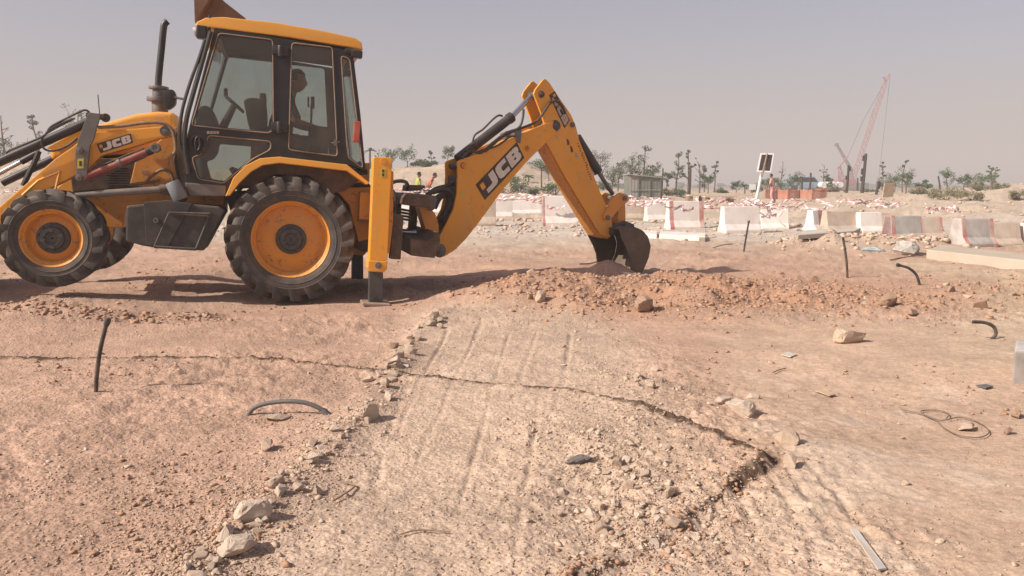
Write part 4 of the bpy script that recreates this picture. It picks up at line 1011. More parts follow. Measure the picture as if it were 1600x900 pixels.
# ---- stabilisers
for s in (-1, 1):
    yo = -1.20
    sm = Matrix.Identity(4) if s < 0 else Matrix.Scale(-1, 4, (0, 1, 0))
    so = part(MB().prism(pl([Z5(178, 192), Z5(186, 186), Z5(292, 188), Z5(298, 196), Z5(283, 480), Z5(268, 846), Z5(152, 846), Z5(168, 480)], yo), yo, yo + .20).xf(sm), 'stabiliser', 'orange', mach, .018)
    part(MB().prism(pl([Z4(883, 577), Z4(988, 580), Z4(986, 625), Z4(970, 643), Z4(890, 638), Z4(880, 620)], yo - .01), yo - .02, yo + .22).xf(sm), 'collar', 'orange', so, .012)
    part(MB().prism(pl([Z4(891, 600), Z4(965, 600), Z4(966, 812), Z4(888, 812)], yo + .04), yo + .04, yo + .16).xf(sm), 'inner_leg', 'hub_dark', so, .008)
    c = P(*Z4(938, 604), yo - .02); m_ = MB(); m_.cyl(c, c + Vector((0, -.02, 0)), .035, seg=20); m_.cyl(c + Vector((0, -.02, 0)), c + Vector((0, -.03, 0)), .018, seg=6); part(m_.xf(sm), 'pin', 'grey_metal', so, .003)
    pw = L(586, 472, yo + .1); m_ = MB(); m_.box((pw[0], yo + .1, pw[1] - .012), (.30, .34, .035)); m_.box((pw[0], yo + .1, pw[1] + .02), (.14, .12, .05)); part(m_.xf(sm), 'foot_pad', 'trim_tan', so, .01)
    if s < 0:
        c = P(*Z5(240, 213), yo); m_ = MB(); m_.cyl(c, c + Vector((0, -.015, 0)), .032, seg=20); part(m_, 'pin', 'orange_worn', so, .003)
        part(MB().prism(pl([Z5(225, 258), Z5(257, 258), Z5(256, 315), Z5(223, 315)], yo - .002), yo - .003, yo - .001), 'warning_sticker', 'decal_yellow', so)
        part(MB().prism(pl([Z5(233, 265), Z5(247, 265), Z5(246, 284), Z5(233, 284)], yo - .004), yo - .005, yo - .003), 'sticker_print', 'decal_black', so)
        part(MB().prism(pl([Z5(233, 290), Z5(247, 290), Z5(246, 308), Z5(233, 308)], yo - .004), yo - .005, yo - .003), 'sticker_print', 'decal_black', so)
        part(MB().prism(pl([Z5(285, 270), Z5(303, 280), Z5(300, 600), Z5(276, 800), Z5(268, 800)], yo + .2), yo + .16, yo + .26), 'leg_guide', 'orange_worn', so)
        c = P(*Z4(926, 782), yo + .04); part(MB().lathe([(.02, -.006), (.012, -.006)], 14, c=c), 'pin_hole', 'black_paint', so)
        for pts in ([(290, 345), (330, 335), (375, 340), (392, 375)], [(290, 395), (310, 410), (318, 470), (312, 600), (300, 720)]):
            part(MB().tube(smoothpath([P(*Z5(*q), yo + .3) for q in pts]), .014, 8), 'hose', 'hose', mach, smooth=True)
# ---- back frame that carries the digger
yk = -.15
kf = MB()
kf.prism(pl([ZK(270, 195), ZK(470, 215), ZK(500, 260), ZK(480, 335), ZK(380, 330), ZK(220, 300), ZK(230, 235)], yk), -.95, .95)
kf.prism(pl([ZK(290, 620), ZK(440, 640), ZK(560, 560), ZK(570, 640), ZK(520, 800), ZK(400, 790), ZK(290, 775)], yk), -.95, .95)
part(kf, 'back_frame', 'rust_dark', mach, .012)
for q, y_, d_ in ((ZK(250, 640), -.9, (.12, .14, .5)), (ZK(420, 430), .5, (.10, .12, .5)), (ZK(250, 480), .9, (.1, .14, .6))): part(MB().box(tuple(P(*q, y_)), d_), 'frame_upright', 'rust_dark', mach, .012)
kf = MB(); kf.prism(pl([ZK(360, 120), ZK(520, 125), ZK(525, 150), ZK(440, 180), ZK(350, 185)], yk), -.3, .2)
part(kf, 'frame_cap', 'rust_dark', mach, .012)
part(MB().cyl(P(*ZK(285, 590), -.2), P(*ZK(450, 600), -.2), .035), 'slew_rod', 'chrome', mach, smooth=True)
for k in range(4):
    part(MB().tube(smoothpath([P(*ZK(190, 350 + k * 30), -.4 + .1 * k), P(*ZK(290, 365 + k * 32), -.3), P(*ZK(400, 385 + k * 30), -.2)]), .016, 6), 'hose', 'hose', mach, smooth=True)
part(MB().tube(smoothpath([P(*ZK(195, 110), -.9), P(*ZK(250, 85), -.8), P(*ZK(330, 85), -.6), P(*ZK(365, 120), -.5), P(*ZK(360, 170), -.4)]), .022, 8), 'hose', 'hose', mach, smooth=True)
kp = MB(); kp.prism(rounded(pl([ZK(500, 215), ZK(535, 225), ZK(560, 340), ZK(640, 400), ZK(675, 500), ZK(682, 620), ZK(600, 700), ZK(570, 700), ZK(560, 620), ZK(480, 340)], -.16), .03), -.16, .16)
part(kp, 'king_post', 'orange_worn', mach, .01)
kp = MB(); kp.prism(rounded(pl([ZK(540, 235), ZK(640, 225), ZK(660, 260), ZK(640, 360), ZK(600, 370), ZK(550, 320)], -.18), .03), -.20, .20); kp.cyl(P(*ZK(600, 340), -.26), P(*ZK(600, 340), .26), .05)
kp.prism(rounded(pl([ZK(570, 700), ZK(700, 620), ZK(715, 800), ZK(660, 815), ZK(580, 770)], -.1), .03), -.14, .14); part(kp, 'king_post_head', 'grey_metal', mach, .01)

# ---- boom, dipper, bucket: the digger is slewed further away from the lens
BYAW = R(33)
kp_w = MF.M @ P(690, 340, 0)
BF = Frame(Matrix.Translation(kp_w) @ Matrix.Rotation(BYAW, 4, 'Z'))
TB = MF.I @ BF.M                           # digger frame to machine frame
def bl(pts, y): return [BF.L(a, b_, y) for a, b_ in pts]
def bp_(mb, *a, **k): return part(mb.xf(TB), *a, **k)
BH = .17
NB = [Z5(557, 762), Z5(575, 740), Z5(640, 620), Z5(690, 520), Z5(712, 420), Z5(718, 300), Z5(716, 218), Z5(730, 205), Z6(100, 365), Z6(300, 275), Z6(412, 228), Z6(450, 215), Z6(460, 262), Z6(408, 318), Z6(330, 395), Z6(240, 500), Z6(130, 650), Z6(75, 720), Z6(30, 765), Z6(-10, 790), Z5(620, 824), Z5(590, 822)]
nb = bl(NB, -BH)
boom = bp_(MB().prism(nb, -BH, -BH + .03), 'boom', 'orange', mach, .004)
bp_(MB().prism(nb, BH - .03, BH), 'side_plate', 'orange', boom, .004)
def strip(pts, y0, y1, th=.015):
    m_ = MB()
    for (x0, z0), (x1, z1) in zip(pts[:-1], pts[1:]):
        d = Vector((x1 - x0, z1 - z0)); n = Vector((-d.y, d.x)).normalized() * th
        m_.add([(x0, y0, z0), (x1, y0, z1), (x1, y1, z1), (x0, y1, z0), (x0 - n.x, y0, z0 - n.y), (x1 - n.x, y0, z1 - n.y), (x1 - n.x, y1, z1 - n.y), (x0 - n.x, y1, z0 - n.y)], [(0, 1, 2, 3), (7, 6, 5, 4), (0, 4, 5, 1), (1, 5, 6, 2), (2, 6, 7, 3), (3, 7, 4, 0)])
    return m_
ctr = [tuple(Vector(p) * .94 + Vector(BF.L(770, 290, -BH)) * .06) for p in nb]
bp_(strip(ctr[8:11], -BH + .032, BH - .032), 'top_plate', 'orange_worn', boom)
bp_(strip(ctr[13:21], -BH + .032, BH - .032), 'bottom_plate', 'orange_worn', boom)
bp_(strip(ctr[2:6], -BH + .032, BH - .032), 'inner_plate', 'rust_dark', boom)
def pin(fr_pts, y, r_, mat, parent, y2=None):
    m_ = MB()
    for a, b_ in fr_pts:
        x, z = BF.L(a, b_, y); m_.cyl((x, y, z), (x, y - .03 if y2 is None else y2, z), r_, seg=18); m_.cyl((x, y - .03, z), (x, y - .04, z), r_ * .5, seg=6)
    return bp_(m_, 'pin', mat, parent, .004, True)
pin([Z5(752, 240), Z6(337, 333)], -BH, .034, 'orange_worn', boom); pin([Z5(600, 782)], -BH, .045, 'grey_metal', boom)
m_ = MB(); x, z = BF.L(*Z5(600, 784), -BH); m_.cyl((x, -BH - .012, z), (x, -BH, z), .085, seg=24); bp_(m_, 'foot_boss', 'grey_metal', boom, .004, True)
m_ = MB(); x, z = BF.L(*Z5(752, 240), -BH); m_.cyl((x, -BH, z), (x, BH, z), .04); x, z = BF.L(*Z5(600, 782), -BH); m_.cyl((x, -BH, z), (x, BH, z), .06); bp_(m_, 'cross_pin', 'hub_dark', boom)
lettering(BF, [Z6(118, 487), Z6(293, 306), Z6(325, 372), Z6(157, 552)], -BH - .004, boom, TB)
m_ = MB(); m_.prism(bl([Z5(735, 415), Z5(762, 400), Z5(758, 440), Z5(732, 448)], -BH - .002), -BH - .004, -BH - .002); bp_(m_, 'warning_sticker', 'decal_yellow', boom)
m_ = MB(); m_.prism(bl([Z6(283, 262), Z6(312, 250), Z6(306, 310), Z6(290, 300)], -BH - .012), -BH - .03, BH); bp_(m_, 'hose_guard', 'grey_metal', boom, .004)
# top cylinder with rod, pipes and hoses
a, b_ = Vector((*BF.L(*Z6(70, 355), 0), 0)).xzy, Vector((*BF.L(*Z6(275, 195), 0), 0)).xzy
def B3(q, y): x, z = BF.L(*q, y); return Vector((x, y, z))
a, b_, c = B3(Z6(40, 378), 0), B3(Z6(272, 198), 0), B3(Z6(352, 112), 0)
bc = bp_(MB().cyl(a, b_, .062, seg=24), 'dipper_cylinder', 'cyl_black', mach, smooth=True)
bp_(MB().cyl(b_, c, .034, seg=20), 'cylinder_rod', 'chrome', bc, smooth=True); bp_(MB().cyl(b_ - (b_ - a).normalized() * .06, b_, .070, seg=24), 'cylinder_gland', 'cyl_black', bc, smooth=True)
for pts, r_ in (([(105, 305), (115, 275), (150, 250), (190, 210), (215, 192), (232, 195)], .013), ([(75, 345), (95, 320), (125, 310)], .02), ([(150, 340), (200, 300), (250, 265), (330, 240), (380, 215), (410, 175), (435, 140), (460, 130), (485, 150), (500, 185)], .017),
                ([(160, 345), (230, 285), (300, 245), (318, 205), (322, 165)], .016), ([(120, 350), (170, 330), (200, 310), (235, 275), (250, 262)], .015), ([(60, 375), (90, 345), (140, 350), (175, 320)], .018), ([(170, 335), (215, 318), (262, 285), (285, 280)], .012)):
    bp_(MB().tube(smoothpath([B3(Z6(*q), -.19) for q in pts]), r_, 8), 'hose', 'hose', mach, smooth=True)
for k, pts in enumerate(([(560, 240), (620, 190), (720, 160), (800, 190), (830, 260)], [(600, 300), (680, 230), (760, 200), (820, 260), (800, 330), (720, 440), (690, 440)], [(560, 220), (650, 160), (760, 130), (860, 85)], [(640, 360), (700, 250), (790, 215)], [(620, 200), (700, 180), (780, 190), (850, 170)])):
    bp_(MB().tube(smoothpath([B3(ZK(*q), -.10 + .05 * k) for q in pts]), .026, 8), 'hose', 'hose', mach, smooth=True)
# dipper
DH = .15
ND = [Z6(366, 100), Z6(372, 82), Z6(405, 40), Z6(415, 36), Z6(432, 52), Z6(470, 110), Z6(525, 190), Z6(545, 238), Z6(560, 300), Z6(600, 395), Z6(645, 510), Z6(668, 560), Z6(695, 630), Z6(706, 690), Z6(690, 712), Z6(650, 700), Z6(630, 670), Z6(575, 580), Z6(500, 455), Z6(440, 345), Z6(408, 290), Z6(418, 250), Z6(400, 190)]
nd = bl(ND, -DH)
dip = bp_(MB().prism(nd, -DH, -DH + .03), 'dipper', 'orange', mach, .004)
bp_(MB().prism(nd, DH - .03, DH), 'side_plate', 'orange', dip, .004)
cd = [tuple(Vector(p) * .95 + Vector(BF.L(900, 240, -DH)) * .05) for p in nd]
bp_(strip(nd[14:21], -DH + .032, DH - .032, -.02), 'bottom_plate', 'orange_worn', dip); bp_(strip(cd[6:11], -DH + .032, DH - .032), 'top_plate', 'orange_worn', dip)
pin([Z6(397, 102)], -DH, .036, 'hub_dark', dip); pin([Z6(458, 236)], -DH, .062, 'hub_dark', dip); pin([Z6(528, 232)], -DH, .034, 'grey_metal', dip)
m_ = MB(); x, z = BF.L(*Z6(397, 102), -DH); m_.cyl((x, -DH, z), (x, DH, z), .05); x, z = BF.L(*Z6(458, 236), -DH); m_.cyl((x, -DH, z), (x, DH, z), .075); bp_(m_, 'cross_pin', 'hub_dark', dip)
lettering(BF, [Z6(455, 88), Z6(519, 212), Z6(497, 246), Z6(431, 106)], -DH - .004, dip, TB, True)
rs = random.Random(4)
for k in range(3):       # scuffed dark patches and lettering remains along the arm
    q = [(505, 290), (520, 320), (540, 345)][k]; m_ = MB(); m_.prism(bl([Z6(q[0], q[1]), Z6(q[0] + 9, q[1] + 6), Z6(q[0] + 14, q[1] + 26), Z6(q[0] + 4, q[1] + 30)], -DH - .002), -DH - .003, -DH - .001); bp_(m_, 'scuffed_sticker', 'rust_dark' if k < 2 else 'decal_grey', dip)
for k in range(16):
    u = k / 15; q = (551 + 55 * u + rs.uniform(-2, 3), 312 + 150 * u)
    m_ = MB(); m_.prism(bl([Z6(q[0], q[1]), Z6(q[0] + 9 * rs.uniform(.4, 1), q[1] - 3), Z6(q[0] + 8 * rs.uniform(.5, 1.2), q[1] + 2), Z6(q[0] + 2, q[1] + rs.uniform(2, 6))], -DH - .002), -DH - .003, -DH - .001); bp_(m_, 'worn_print', 'rust_dark', dip)
a, b_, c = B3(Z6(548, 285), .0), B3(Z6(640, 432), .0), B3(Z6(702, 528), .0)
kc = bp_(MB().cyl(a, b_, .066, seg=22), 'bucket_cylinder', 'cyl_black', mach, smooth=True); bp_(MB().cyl(b_, c, .030, seg=16), 'cylinder_rod', 'grey_metal', kc, smooth=True)
# linkage
for s in (-1, 1):
    y0 = s * .17 - .025
    bp_(MB().prism(rounded(bl([Z6(664, 625), Z6(700, 545), Z6(735, 520), Z6(765, 530), Z6(772, 555), Z6(745, 575), Z6(690, 635), Z6(672, 642)], -.19), .02), y0, y0 + .05), 'tipping_link', 'orange_worn', mach, .008)
bp_(MB().prism(rounded(bl([Z6(728, 570), Z6(755, 560), Z6(757, 640), Z6(745, 665), Z6(722, 655)], -.10), .02), -.10, .10), 'bucket_link', 'orange_worn', mach, .01)
m_ = MB()
for q in ((752, 545), (680, 628)): x, z = BF.L(*Z6(*q), -.2); m_.cyl((x, -.22, z), (x, .22, z), .035, seg=16)
bp_(m_, 'link_pin', 'grey_metal', mach, .004, True)
# bucket
WB = .38
SHELL = [(968, 359), (980, 356), (994, 357), (1005, 362), (1013, 371), (1017, 385), (1014, 402), (1007, 419), (998, 434)]
INN = [(986, 420), (984, 402), (979, 388), (972, 374)]
cheek = bl(SHELL + INN, -WB)
bk = bp_(MB().prism(cheek, -WB, -WB + .02), 'bucket', 'bucket_steel', mach, .005)
bp_(MB().prism(cheek, WB - .02, WB), 'cheek_plate', 'bucket_steel', bk, .005)
sh = bl(SHELL, -WB)
bp_(strip(sh, -WB + .021, WB - .021, -.018), 'shell', 'bucket_steel', bk)
m_ = MB(); (x, z), (x2, z2) = sh[-1], sh[-2]; d = Vector((x - x2, z - z2)).normalized()
for k in range(5):
    yy = -WB + .05 + k * (2 * WB - .1) / 4; t_ = MB(); t_.add([(x - .02, yy - .03, z), (x - .02, yy + .03, z), (x + .03, yy + .03, z), (x + .03, yy - .03, z), (x + d.x * .13, yy - .02, z + d.y * .13), (x + d.x * .13, yy + .02, z + d.y * .13)], [(0, 1, 2, 3), (0, 4, 5, 1), (3, 2, 5, 4), (0, 3, 4), (1, 5, 2)]); bp_(t_, 'tooth', 'bucket_steel', bk)
m_ = MB()
for s in (-1, 1): m_.prism(bl([Z6(690, 700), Z6(700, 660), Z6(745, 640), Z6(785, 655), Z6(790, 690), Z6(740, 710)], -.14), s * .16 - .02, s * .16 + .02)
x, z = BF.L(*Z6(705, 690), -.2); m_.cyl((x, -.24, z), (x, .24, z), .045); x, z = BF.L(*Z6(760, 660), -.2); m_.cyl((x, -.22, z), (x, .22, z), .04)
bp_(m_, 'bucket_ear', 'hub_dark', bk, .006)

# ================================================================== OPERATOR
def skin_mesh(name, V, E, Rd, mats, sub=1):
    me = bpy.data.meshes.new(name); me.from_pydata([tuple(v) for v in V], E, [])
    ob = bpy.data.objects.new('tmp', me); col.objects.link(ob)
    md = ob.modifiers.new('s', 'SKIN'); md.use_smooth_shade = True
    sv = me.skin_vertices[0].data
    for i, r_ in enumerate(Rd): sv[i].radius = (r_, r_) if not isinstance(r_, tuple) else r_
    sv[0].use_root = True
    if sub: ob.modifiers.new('u', 'SUBSURF').levels = sub
    dg = bpy.context.evaluated_depsgraph_get(); dg.update()
    out = bpy.data.meshes.new_from_object(ob.evaluated_get(dg)); out.name = name
    bpy.data.objects.remove(ob); out.materials.clear(); out.materials.append(MAT[mats])
    for p in out.polygons: p.use_smooth = True
    return out
def joined(name, meshes, mats):
    bm = bmesh.new()
    for k, m_ in enumerate(meshes):
        n0 = len(bm.faces); bm.from_mesh(m_); bm.faces.ensure_lookup_table()
        for f in bm.faces[n0:]: f.material_index = k
    me = bpy.data.meshes.new(name); bm.to_mesh(me); bm.free()
    for mt in mats: me.materials.append(MAT[mt])
    return me
def head_mesh(r=.1):
    bm = bmesh.new(); bmesh.ops.create_uvsphere(bm, u_segments=20, v_segments=16, radius=1)
    for v in bm.verts:                     # face looks along +X
        x_, y_, z_ = v.co
        sx_, sy_, sz_ = .98 * r, .78 * r, 1.22 * r
        if z_ < -.2: k_ = 1 - .28 * min(1, (-.2 - z_) / .8); sy_ *= k_; x_ = x_ * (.92 if x_ < 0 else 1.0)
        nx = 0
        if x_ > .6 and abs(y_) < .22: nx = .24 * r * math.exp(-((z_ + .12) / .17) ** 2) - .05 * r * math.exp(-((z_ - .12) / .10) ** 2) + .06 * r * math.exp(-((z_ + .52) / .08) ** 2)
        if x_ > .5 and .2 < abs(y_) < .5: nx = -.07 * r * math.exp(-((z_ - .08) / .12) ** 2)
        v.co = (x_ * sx_ + nx, y_ * sy_, z_ * sz_)
    for s in (-1, 1): bmesh.ops.create_uvsphere(bm, u_segments=8, v_segments=6, radius=.2 * r, matrix=Matrix.Translation((-.08 * r, s * .78 * r, -.02 * r)) @ Matrix.Diagonal((.9, .45, 1.5, 1)))
    for f in bm.faces: f.smooth = True
    me = bpy.data.meshes.new('head'); bm.to_mesh(me); bm.free(); return me
def hair_mesh(r=.1):
    bm = bmesh.new(); bmesh.ops.create_uvsphere(bm, u_segments=20, v_segments=16, radius=1)
    rm = [v for v in bm.verts if v.co.z < (-.15 if v.co.x < .1 else .52)]
    bmesh.ops.delete(bm, geom=rm, context='VERTS')
    rq = random.Random(2)
    for v in bm.verts:
        k_ = 1 + rq.uniform(0, .06); v.co = (v.co.x * 1.08 * r * k_ - .02 * r, v.co.y * .88 * r * k_, v.co.z * 1.32 * r * k_)
    for f in bm.faces: f.smooth = True
    me = bpy.data.meshes.new('hair'); bm.to_mesh(me); bm.free(); me.materials.append(MAT['hair_black']); return me
def person(name, J, head_c, head_rot, skin='skin', cloth='shirt_dark', legs='trousers', rh=.1, grip=None):
    """J: joints dict in local metres; one continuous body with clothing as children"""
    root = empty(name)
    V = [J['pelvis'], J['waist'], J['chest'], J['neck0'], J['neck1']]; E = [(0, 1), (1, 2), (2, 3), (3, 4)]
    Rd = [(.15, .12), (.14, .11), (.17, .12), (.07, .07), (.055, .055)]
    for s in ('l', 'r'):
        o = len(V); V += [J['sh' + s], J['el' + s], J['wr' + s], J['ha' + s]]; E += [(2, o), (o, o + 1), (o + 1, o + 2), (o + 2, o + 3)]; Rd += [.065, .045, .030, .034]
        o = len(V); V += [J['hip' + s], J['kn' + s], J['an' + s], J['to' + s]]; E += [(0, o), (o, o + 1), (o + 1, o + 2), (o + 2, o + 3)]; Rd += [.095, .066, .045, .04]
    body = skin_mesh('body', V, E, Rd, skin)
    hm = head_mesh(rh); hm.transform(Matrix.Translation(head_c) @ Matrix.Rotation(head_rot, 4, 'Z'))
    fing = []
    for s in ('l', 'r'):
        d = (Vector(J['ha' + s]) - Vector(J['wr' + s])).normalized(); sd = d.cross(Vector((0, 0, 1)));
        if sd.length < .1: sd = Vector((0, 1, 0))
        sd.normalize(); dn = d.cross(sd).normalized()
        for k in range(5):
            b0 = Vector(J['ha' + s]) + sd * (.026 - .017 * k if k < 4 else .02) + d * (.01 if k < 4 else -.03)
            ln = (.035, .042, .045, .036, .03)[k]; dd = d if k < 4 else (d + sd).normalized()
            p1 = b0 + dd * ln; p2 = p1 + (dd * .5 + Vector((0, 0, -.85))).normalized() * ln * .8
            f_ = MB(); f_.tube([b0 - dd * .02, p1, p2], [.010, .009, .007], 6); fing.append(f_.mesh('f', skin, smooth=True))
    bm_ = joined('body', [body, hm] + fing, [skin] * (2 + len(fing)))
    b_o = link('body', bm_, root); b_o.data.name = 'body'
    hr = hair_mesh(rh); hr.transform(Matrix.Translation(head_c) @ Matrix.Rotation(head_rot, 4, 'Z')); link('hair', hr, b_o)
    # shirt and trousers follow the same joints a little wider
    V = [J['pelvis'], J['waist'], J['chest'], J['neck0']]; E = [(0, 1), (1, 2), (2, 3)]; Rd = [(.165, .135), (.155, .125), (.185, .135), (.078, .078)]
    for s in ('l', 'r'): o = len(V); m1 = Vector(J['el' + s]) * .9 + Vector(J['wr' + s]) * .1; V += [J['sh' + s], tuple(m1)]; E += [(2, o), (o, o + 1)]; Rd += [.078, .062]
    link('shirt', skin_mesh('shirt', V, E, Rd, cloth), b_o)
    V = [J['pelvis']]; E = []; Rd = [(.165, .135)]
    for s in ('l', 'r'): o = len(V); V += [J['hip' + s], J['kn' + s], J['an' + s]]; E += [(0, o), (o, o + 1), (o + 1, o + 2)]; Rd += [.11, .08, .062]
    link('trousers', skin_mesh('trousers', V, E, Rd, legs), b_o)
    return root
# seated in the cab facing the digger (machine +X); seat of the swivel chair under him
hx, hz = L(464, 127, 0)
px_, pz_ = hx - .16, hz - .70
J = dict(pelvis=(px_, 0, pz_), waist=(px_ - .0, 0, pz_ + .18), chest=(px_ + .04, 0, pz_ + .40), neck0=(hx - .07, 0, hz - .17), neck1=(hx - .02, 0, hz - .05),
         shl=(px_ + .05, .20, pz_ + .46), ell=(px_ + .16, .26, pz_ + .22), wrl=(px_ + .38, .16, pz_ + .17), hal=(px_ + .45, .15, pz_ + .16),
         shr=(px_ + .05, -.20, pz_ + .46), elr=(px_ + .17, -.26, pz_ + .22), wrr=(px_ + .40, -.16, pz_ + .18), har=(px_ + .47, -.15, pz_ + .17),
         hipl=(px_ + .04, .10, pz_ - .03), knl=(px_ + .44, .15, pz_ + .02), anl=(px_ + .45, .15, pz_ - .40), tol=(px_ + .58, .15, pz_ - .44),
         hipr=(px_ + .04, -.10, pz_ - .03), knr=(px_ + .44, -.15, pz_ + .02), anr=(px_ + .45, -.15, pz_ - .40), tor=(px_ + .58, -.15, pz_ - .44))
op = person('person', J, Vector((hx, 0, hz)), 0, rh=.105)
op.location = loc; op.rotation_euler = (0, NOSE, YAW)
tag(op, 'operator in dark clothes seated in the cab facing the digging bucket', 'person')
ST = MB(); ST.prism([(px_ - .24, pz_ + .5), (px_ - .17, pz_ + .5), (px_ - .15, pz_ - .08), (px_ + .30, pz_ - .08), (px_ + .30, pz_ - .17), (px_ - .22, pz_ - .17)], -.24, .24); ST.cyl((px_ + .03, 0, pz_ - .17), (px_ + .03, 0, pz_ - .42), .07)
part(ST, 'operator_seat', 'seat_black', cab, .02, True)

# ================================================================== BARRIERS AND TAPE
def barrier(x0, x1, yt, yb, mat, label, stripes=(), yaw=0.0, flare=.30, Y=None):
    p = gp((x0 + x1) / 2, yb) if Y is None else gpy((x0 + x1) / 2, Y)
    sc_ = p.y / FPX; w = (x1 - x0) * sc_; h = (yb - yt) * sc_
    prof = [(-flare, 0), (flare, 0), (flare, h * .12), (flare * .62, h * .34), (.11, h), (-.11, h), (-flare * .62, h * .34), (-flare, h * .12)]
    def mk(xa, xb, g):
        m_ = MB(); n = len(prof)
        vs = [(xa, y_ * (1 + g / .2 if g else 1), z_ + (g if z_ > h * .9 else 0)) for y_, z_ in prof] + [(xb, y_ * (1 + g / .2 if g else 1), z_ + (g if z_ > h * .9 else 0)) for y_, z_ in prof]
        return m_.add(vs, [tuple(range(n)), tuple(range(2 * n - 1, n - 1, -1))] + [(i, n + i, n + (i + 1) % n, (i + 1) % n) for i in range(n)])
    o = link('concrete_barrier', mk(-w / 2, w / 2, 0).mesh('concrete_barrier', mat, .018))
    o.location = (p.x, p.y, p.z - .03); o.rotation_euler = (0, random.uniform(-.012, .012), yaw)
    tag(o, label, 'barrier', 'concrete barriers along the far side of the site')
    for u0, u1 in stripes:
        part(mk(-w / 2 + w * u0, -w / 2 + w * u1, .004), 'painted_band', 'paint_red', o)
    return o
S2 = ((.02, .13), (.87, .98))
barrier(738, 774, 306, 353, 'concrete_tan', 'tan concrete barrier seen just below the boom', yaw=.1)
barrier(772, 800, 309, 340, 'concrete_white', 'narrow white barrier end left of the gap seen below the boom', yaw=.1)
barrier(798, 850, 312, 334, 'concrete_white', 'low white barrier lying behind the gap under the boom', yaw=.05)
barrier(847, 900, 305, 352, 'concrete_white', 'white barrier framed between the boom and the dipper arm', ((.0, .06),), yaw=.08)
barrier(902, 950, 310, 344, 'concrete_white', 'white barrier half hidden behind the dipper arm', yaw=.08)
barrier(962, 1006, 312, 342, 'concrete_tan', 'tan barrier behind the digging bucket link', yaw=.05)
barrier(1008, 1048, 312, 345, 'concrete_white', 'plain white barrier just right of the bucket link', yaw=.12)
barrier(1041, 1097, 313, 358, 'concrete_white', 'white barrier with faded red bands at both ends', S2, yaw=.12)
barrier(1126, 1184, 321, 362, 'concrete_white', 'bare whitish barrier under the leaning solar panel', yaw=.15)
barrier(1188, 1229, 326, 357, 'concrete_white', 'plain white barrier right of the leaning solar panel', yaw=-.1)
barrier(1262, 1284, 327, 360, 'concrete_white', 'short white barrier end with one broad red band', ((.45, .8),), yaw=.35)
barrier(1284, 1340, 328, 362, 'concrete_tan', 'brown grey barrier behind the propped slab', yaw=.2)
barrier(1338, 1374, 330, 362, 'concrete_white', 'pinkish white barrier right of the brown grey one', yaw=.1)
barrier(1382, 1434, 335, 376, 'concrete_grey', 'grey faced barrier with one red band at its left end', ((.0, .12),), yaw=.2)
barrier(1428, 1466, 337, 374, 'concrete_tan', 'tan barrier with a dark red band butted against the grey one', ((.0, .14), (.86, .97)), yaw=.05)
barrier(1488, 1546, 341, 384, 'concrete_grey', 'grey barrier with faded red bands above the long kerb', S2, yaw=.2)
barrier(1543, 1587, 345, 382, 'concrete_tan', 'tan barrier above the long kerb at right', yaw=.05)
barrier(1586, 1640, 346, 380, 'concrete_white', 'rightmost white barrier cut by the picture edge', ((.1, .2),), yaw=.2)
barrier(-22, 26, 268, 300, 'concrete_tan', 'tan barrier seen left of the loader arm', Y=34)
barrier(30, 62, 266, 298, 'concrete_white', 'whitish barrier seen through the loader arm linkage', Y=35)
barrier(606, 650, 290, 318, 'concrete_white', 'whitish barrier behind the stabiliser and king post', Y=36)
barrier(652, 700, 291, 318, 'concrete_white', 'whitish barrier behind the king post hoses', Y=35)

def tape(pts, width, label, wob=.08, n=60):
    """ribbon over a chain of (photo x, metres away, height over ground)"""
    P3 = smoothpath([gpy(a, Y, h) for a, Y, h in pts], max(4, n // len(pts)))
    m_ = MB(); uvs = []; ln = 0; vs = []; ph = random.uniform(0, 6)
    for i, p in enumerate(P3):
        if i: ln += (P3[i] - P3[i - 1]).length
        d = (P3[min(i + 1, len(P3) - 1)] - P3[max(i - 1, 0)]).normalized()
        tw = .9 * math.sin(i * .22 + ph) + .5 * math.sin(i * .53 + 2 * ph)
        up = Vector((0, 0, 1)); sd = d.cross(up).normalized()
        w_ = (up * math.cos(tw) + sd * math.sin(tw)) * width / 2
        q = p + Vector((random.uniform(-1, 1), random.uniform(-1, 1), random.uniform(-1, 1))) * wob * .5
        vs += [q + w_, q - w_]; uvs.append(ln / .26)
    fs = [(2 * i, 2 * i + 1, 2 * i + 3, 2 * i + 2) for i in range(len(P3) - 1)]
    me = bpy.data.meshes.new('barrier_tape'); me.from_pydata([tuple(v) for v in vs], [], fs)
    ul = me.uv_layers.new(name='UVMap')
    for lp in me.loops: vi = lp.vertex_index; ul.data[lp.index].uv = (uvs[vi // 2], vi % 2)
    me.materials.append(MAT['tape'])
    for p in me.polygons: p.use_smooth = True
    return tag(link('barrier_tape', me), label, 'barrier tape', 'red and white tapes strung along the barriers')
random.seed(11)
def strands(k, x0, x1, Y0, Y1, h0, h1, lab):
    for i in range(k):
        a = x0 + random.uniform(-12, 12); b_ = x1 + random.uniform(-12, 12); m = random.randint(4, 6)
        tape([(a + (b_ - a) * j / m, Y0 + (Y1 - Y0) * j / m + random.uniform(-.35, .35), random.uniform(h0, h1)) for j in range(m + 1)], random.uniform(.04, .07), lab, .06)
strands(3, 590, 715, 36, 34, .80, 1.1, 'red and white tape lying over the barriers behind the king post')
strands(5, 740, 905, 29.5, 27, .62, .98, 'tangled red and white tape strung behind the gap under the boom')
strands(2, 850, 1000, 27, 27, .66, .95, 'red and white tape strung behind the dipper arm')
strands(4, 965, 1060, 28, 26, .55, .92, 'red and white tape bunched right of the bucket link')
strands(4, 1090, 1200, 25, 23.5, .50, .86, 'red and white tape strung between the banded barrier and the solar panel')
strands(4, 1175, 1300, 25, 23.5, .48, .85, 'red and white tape strung right of the solar panel')
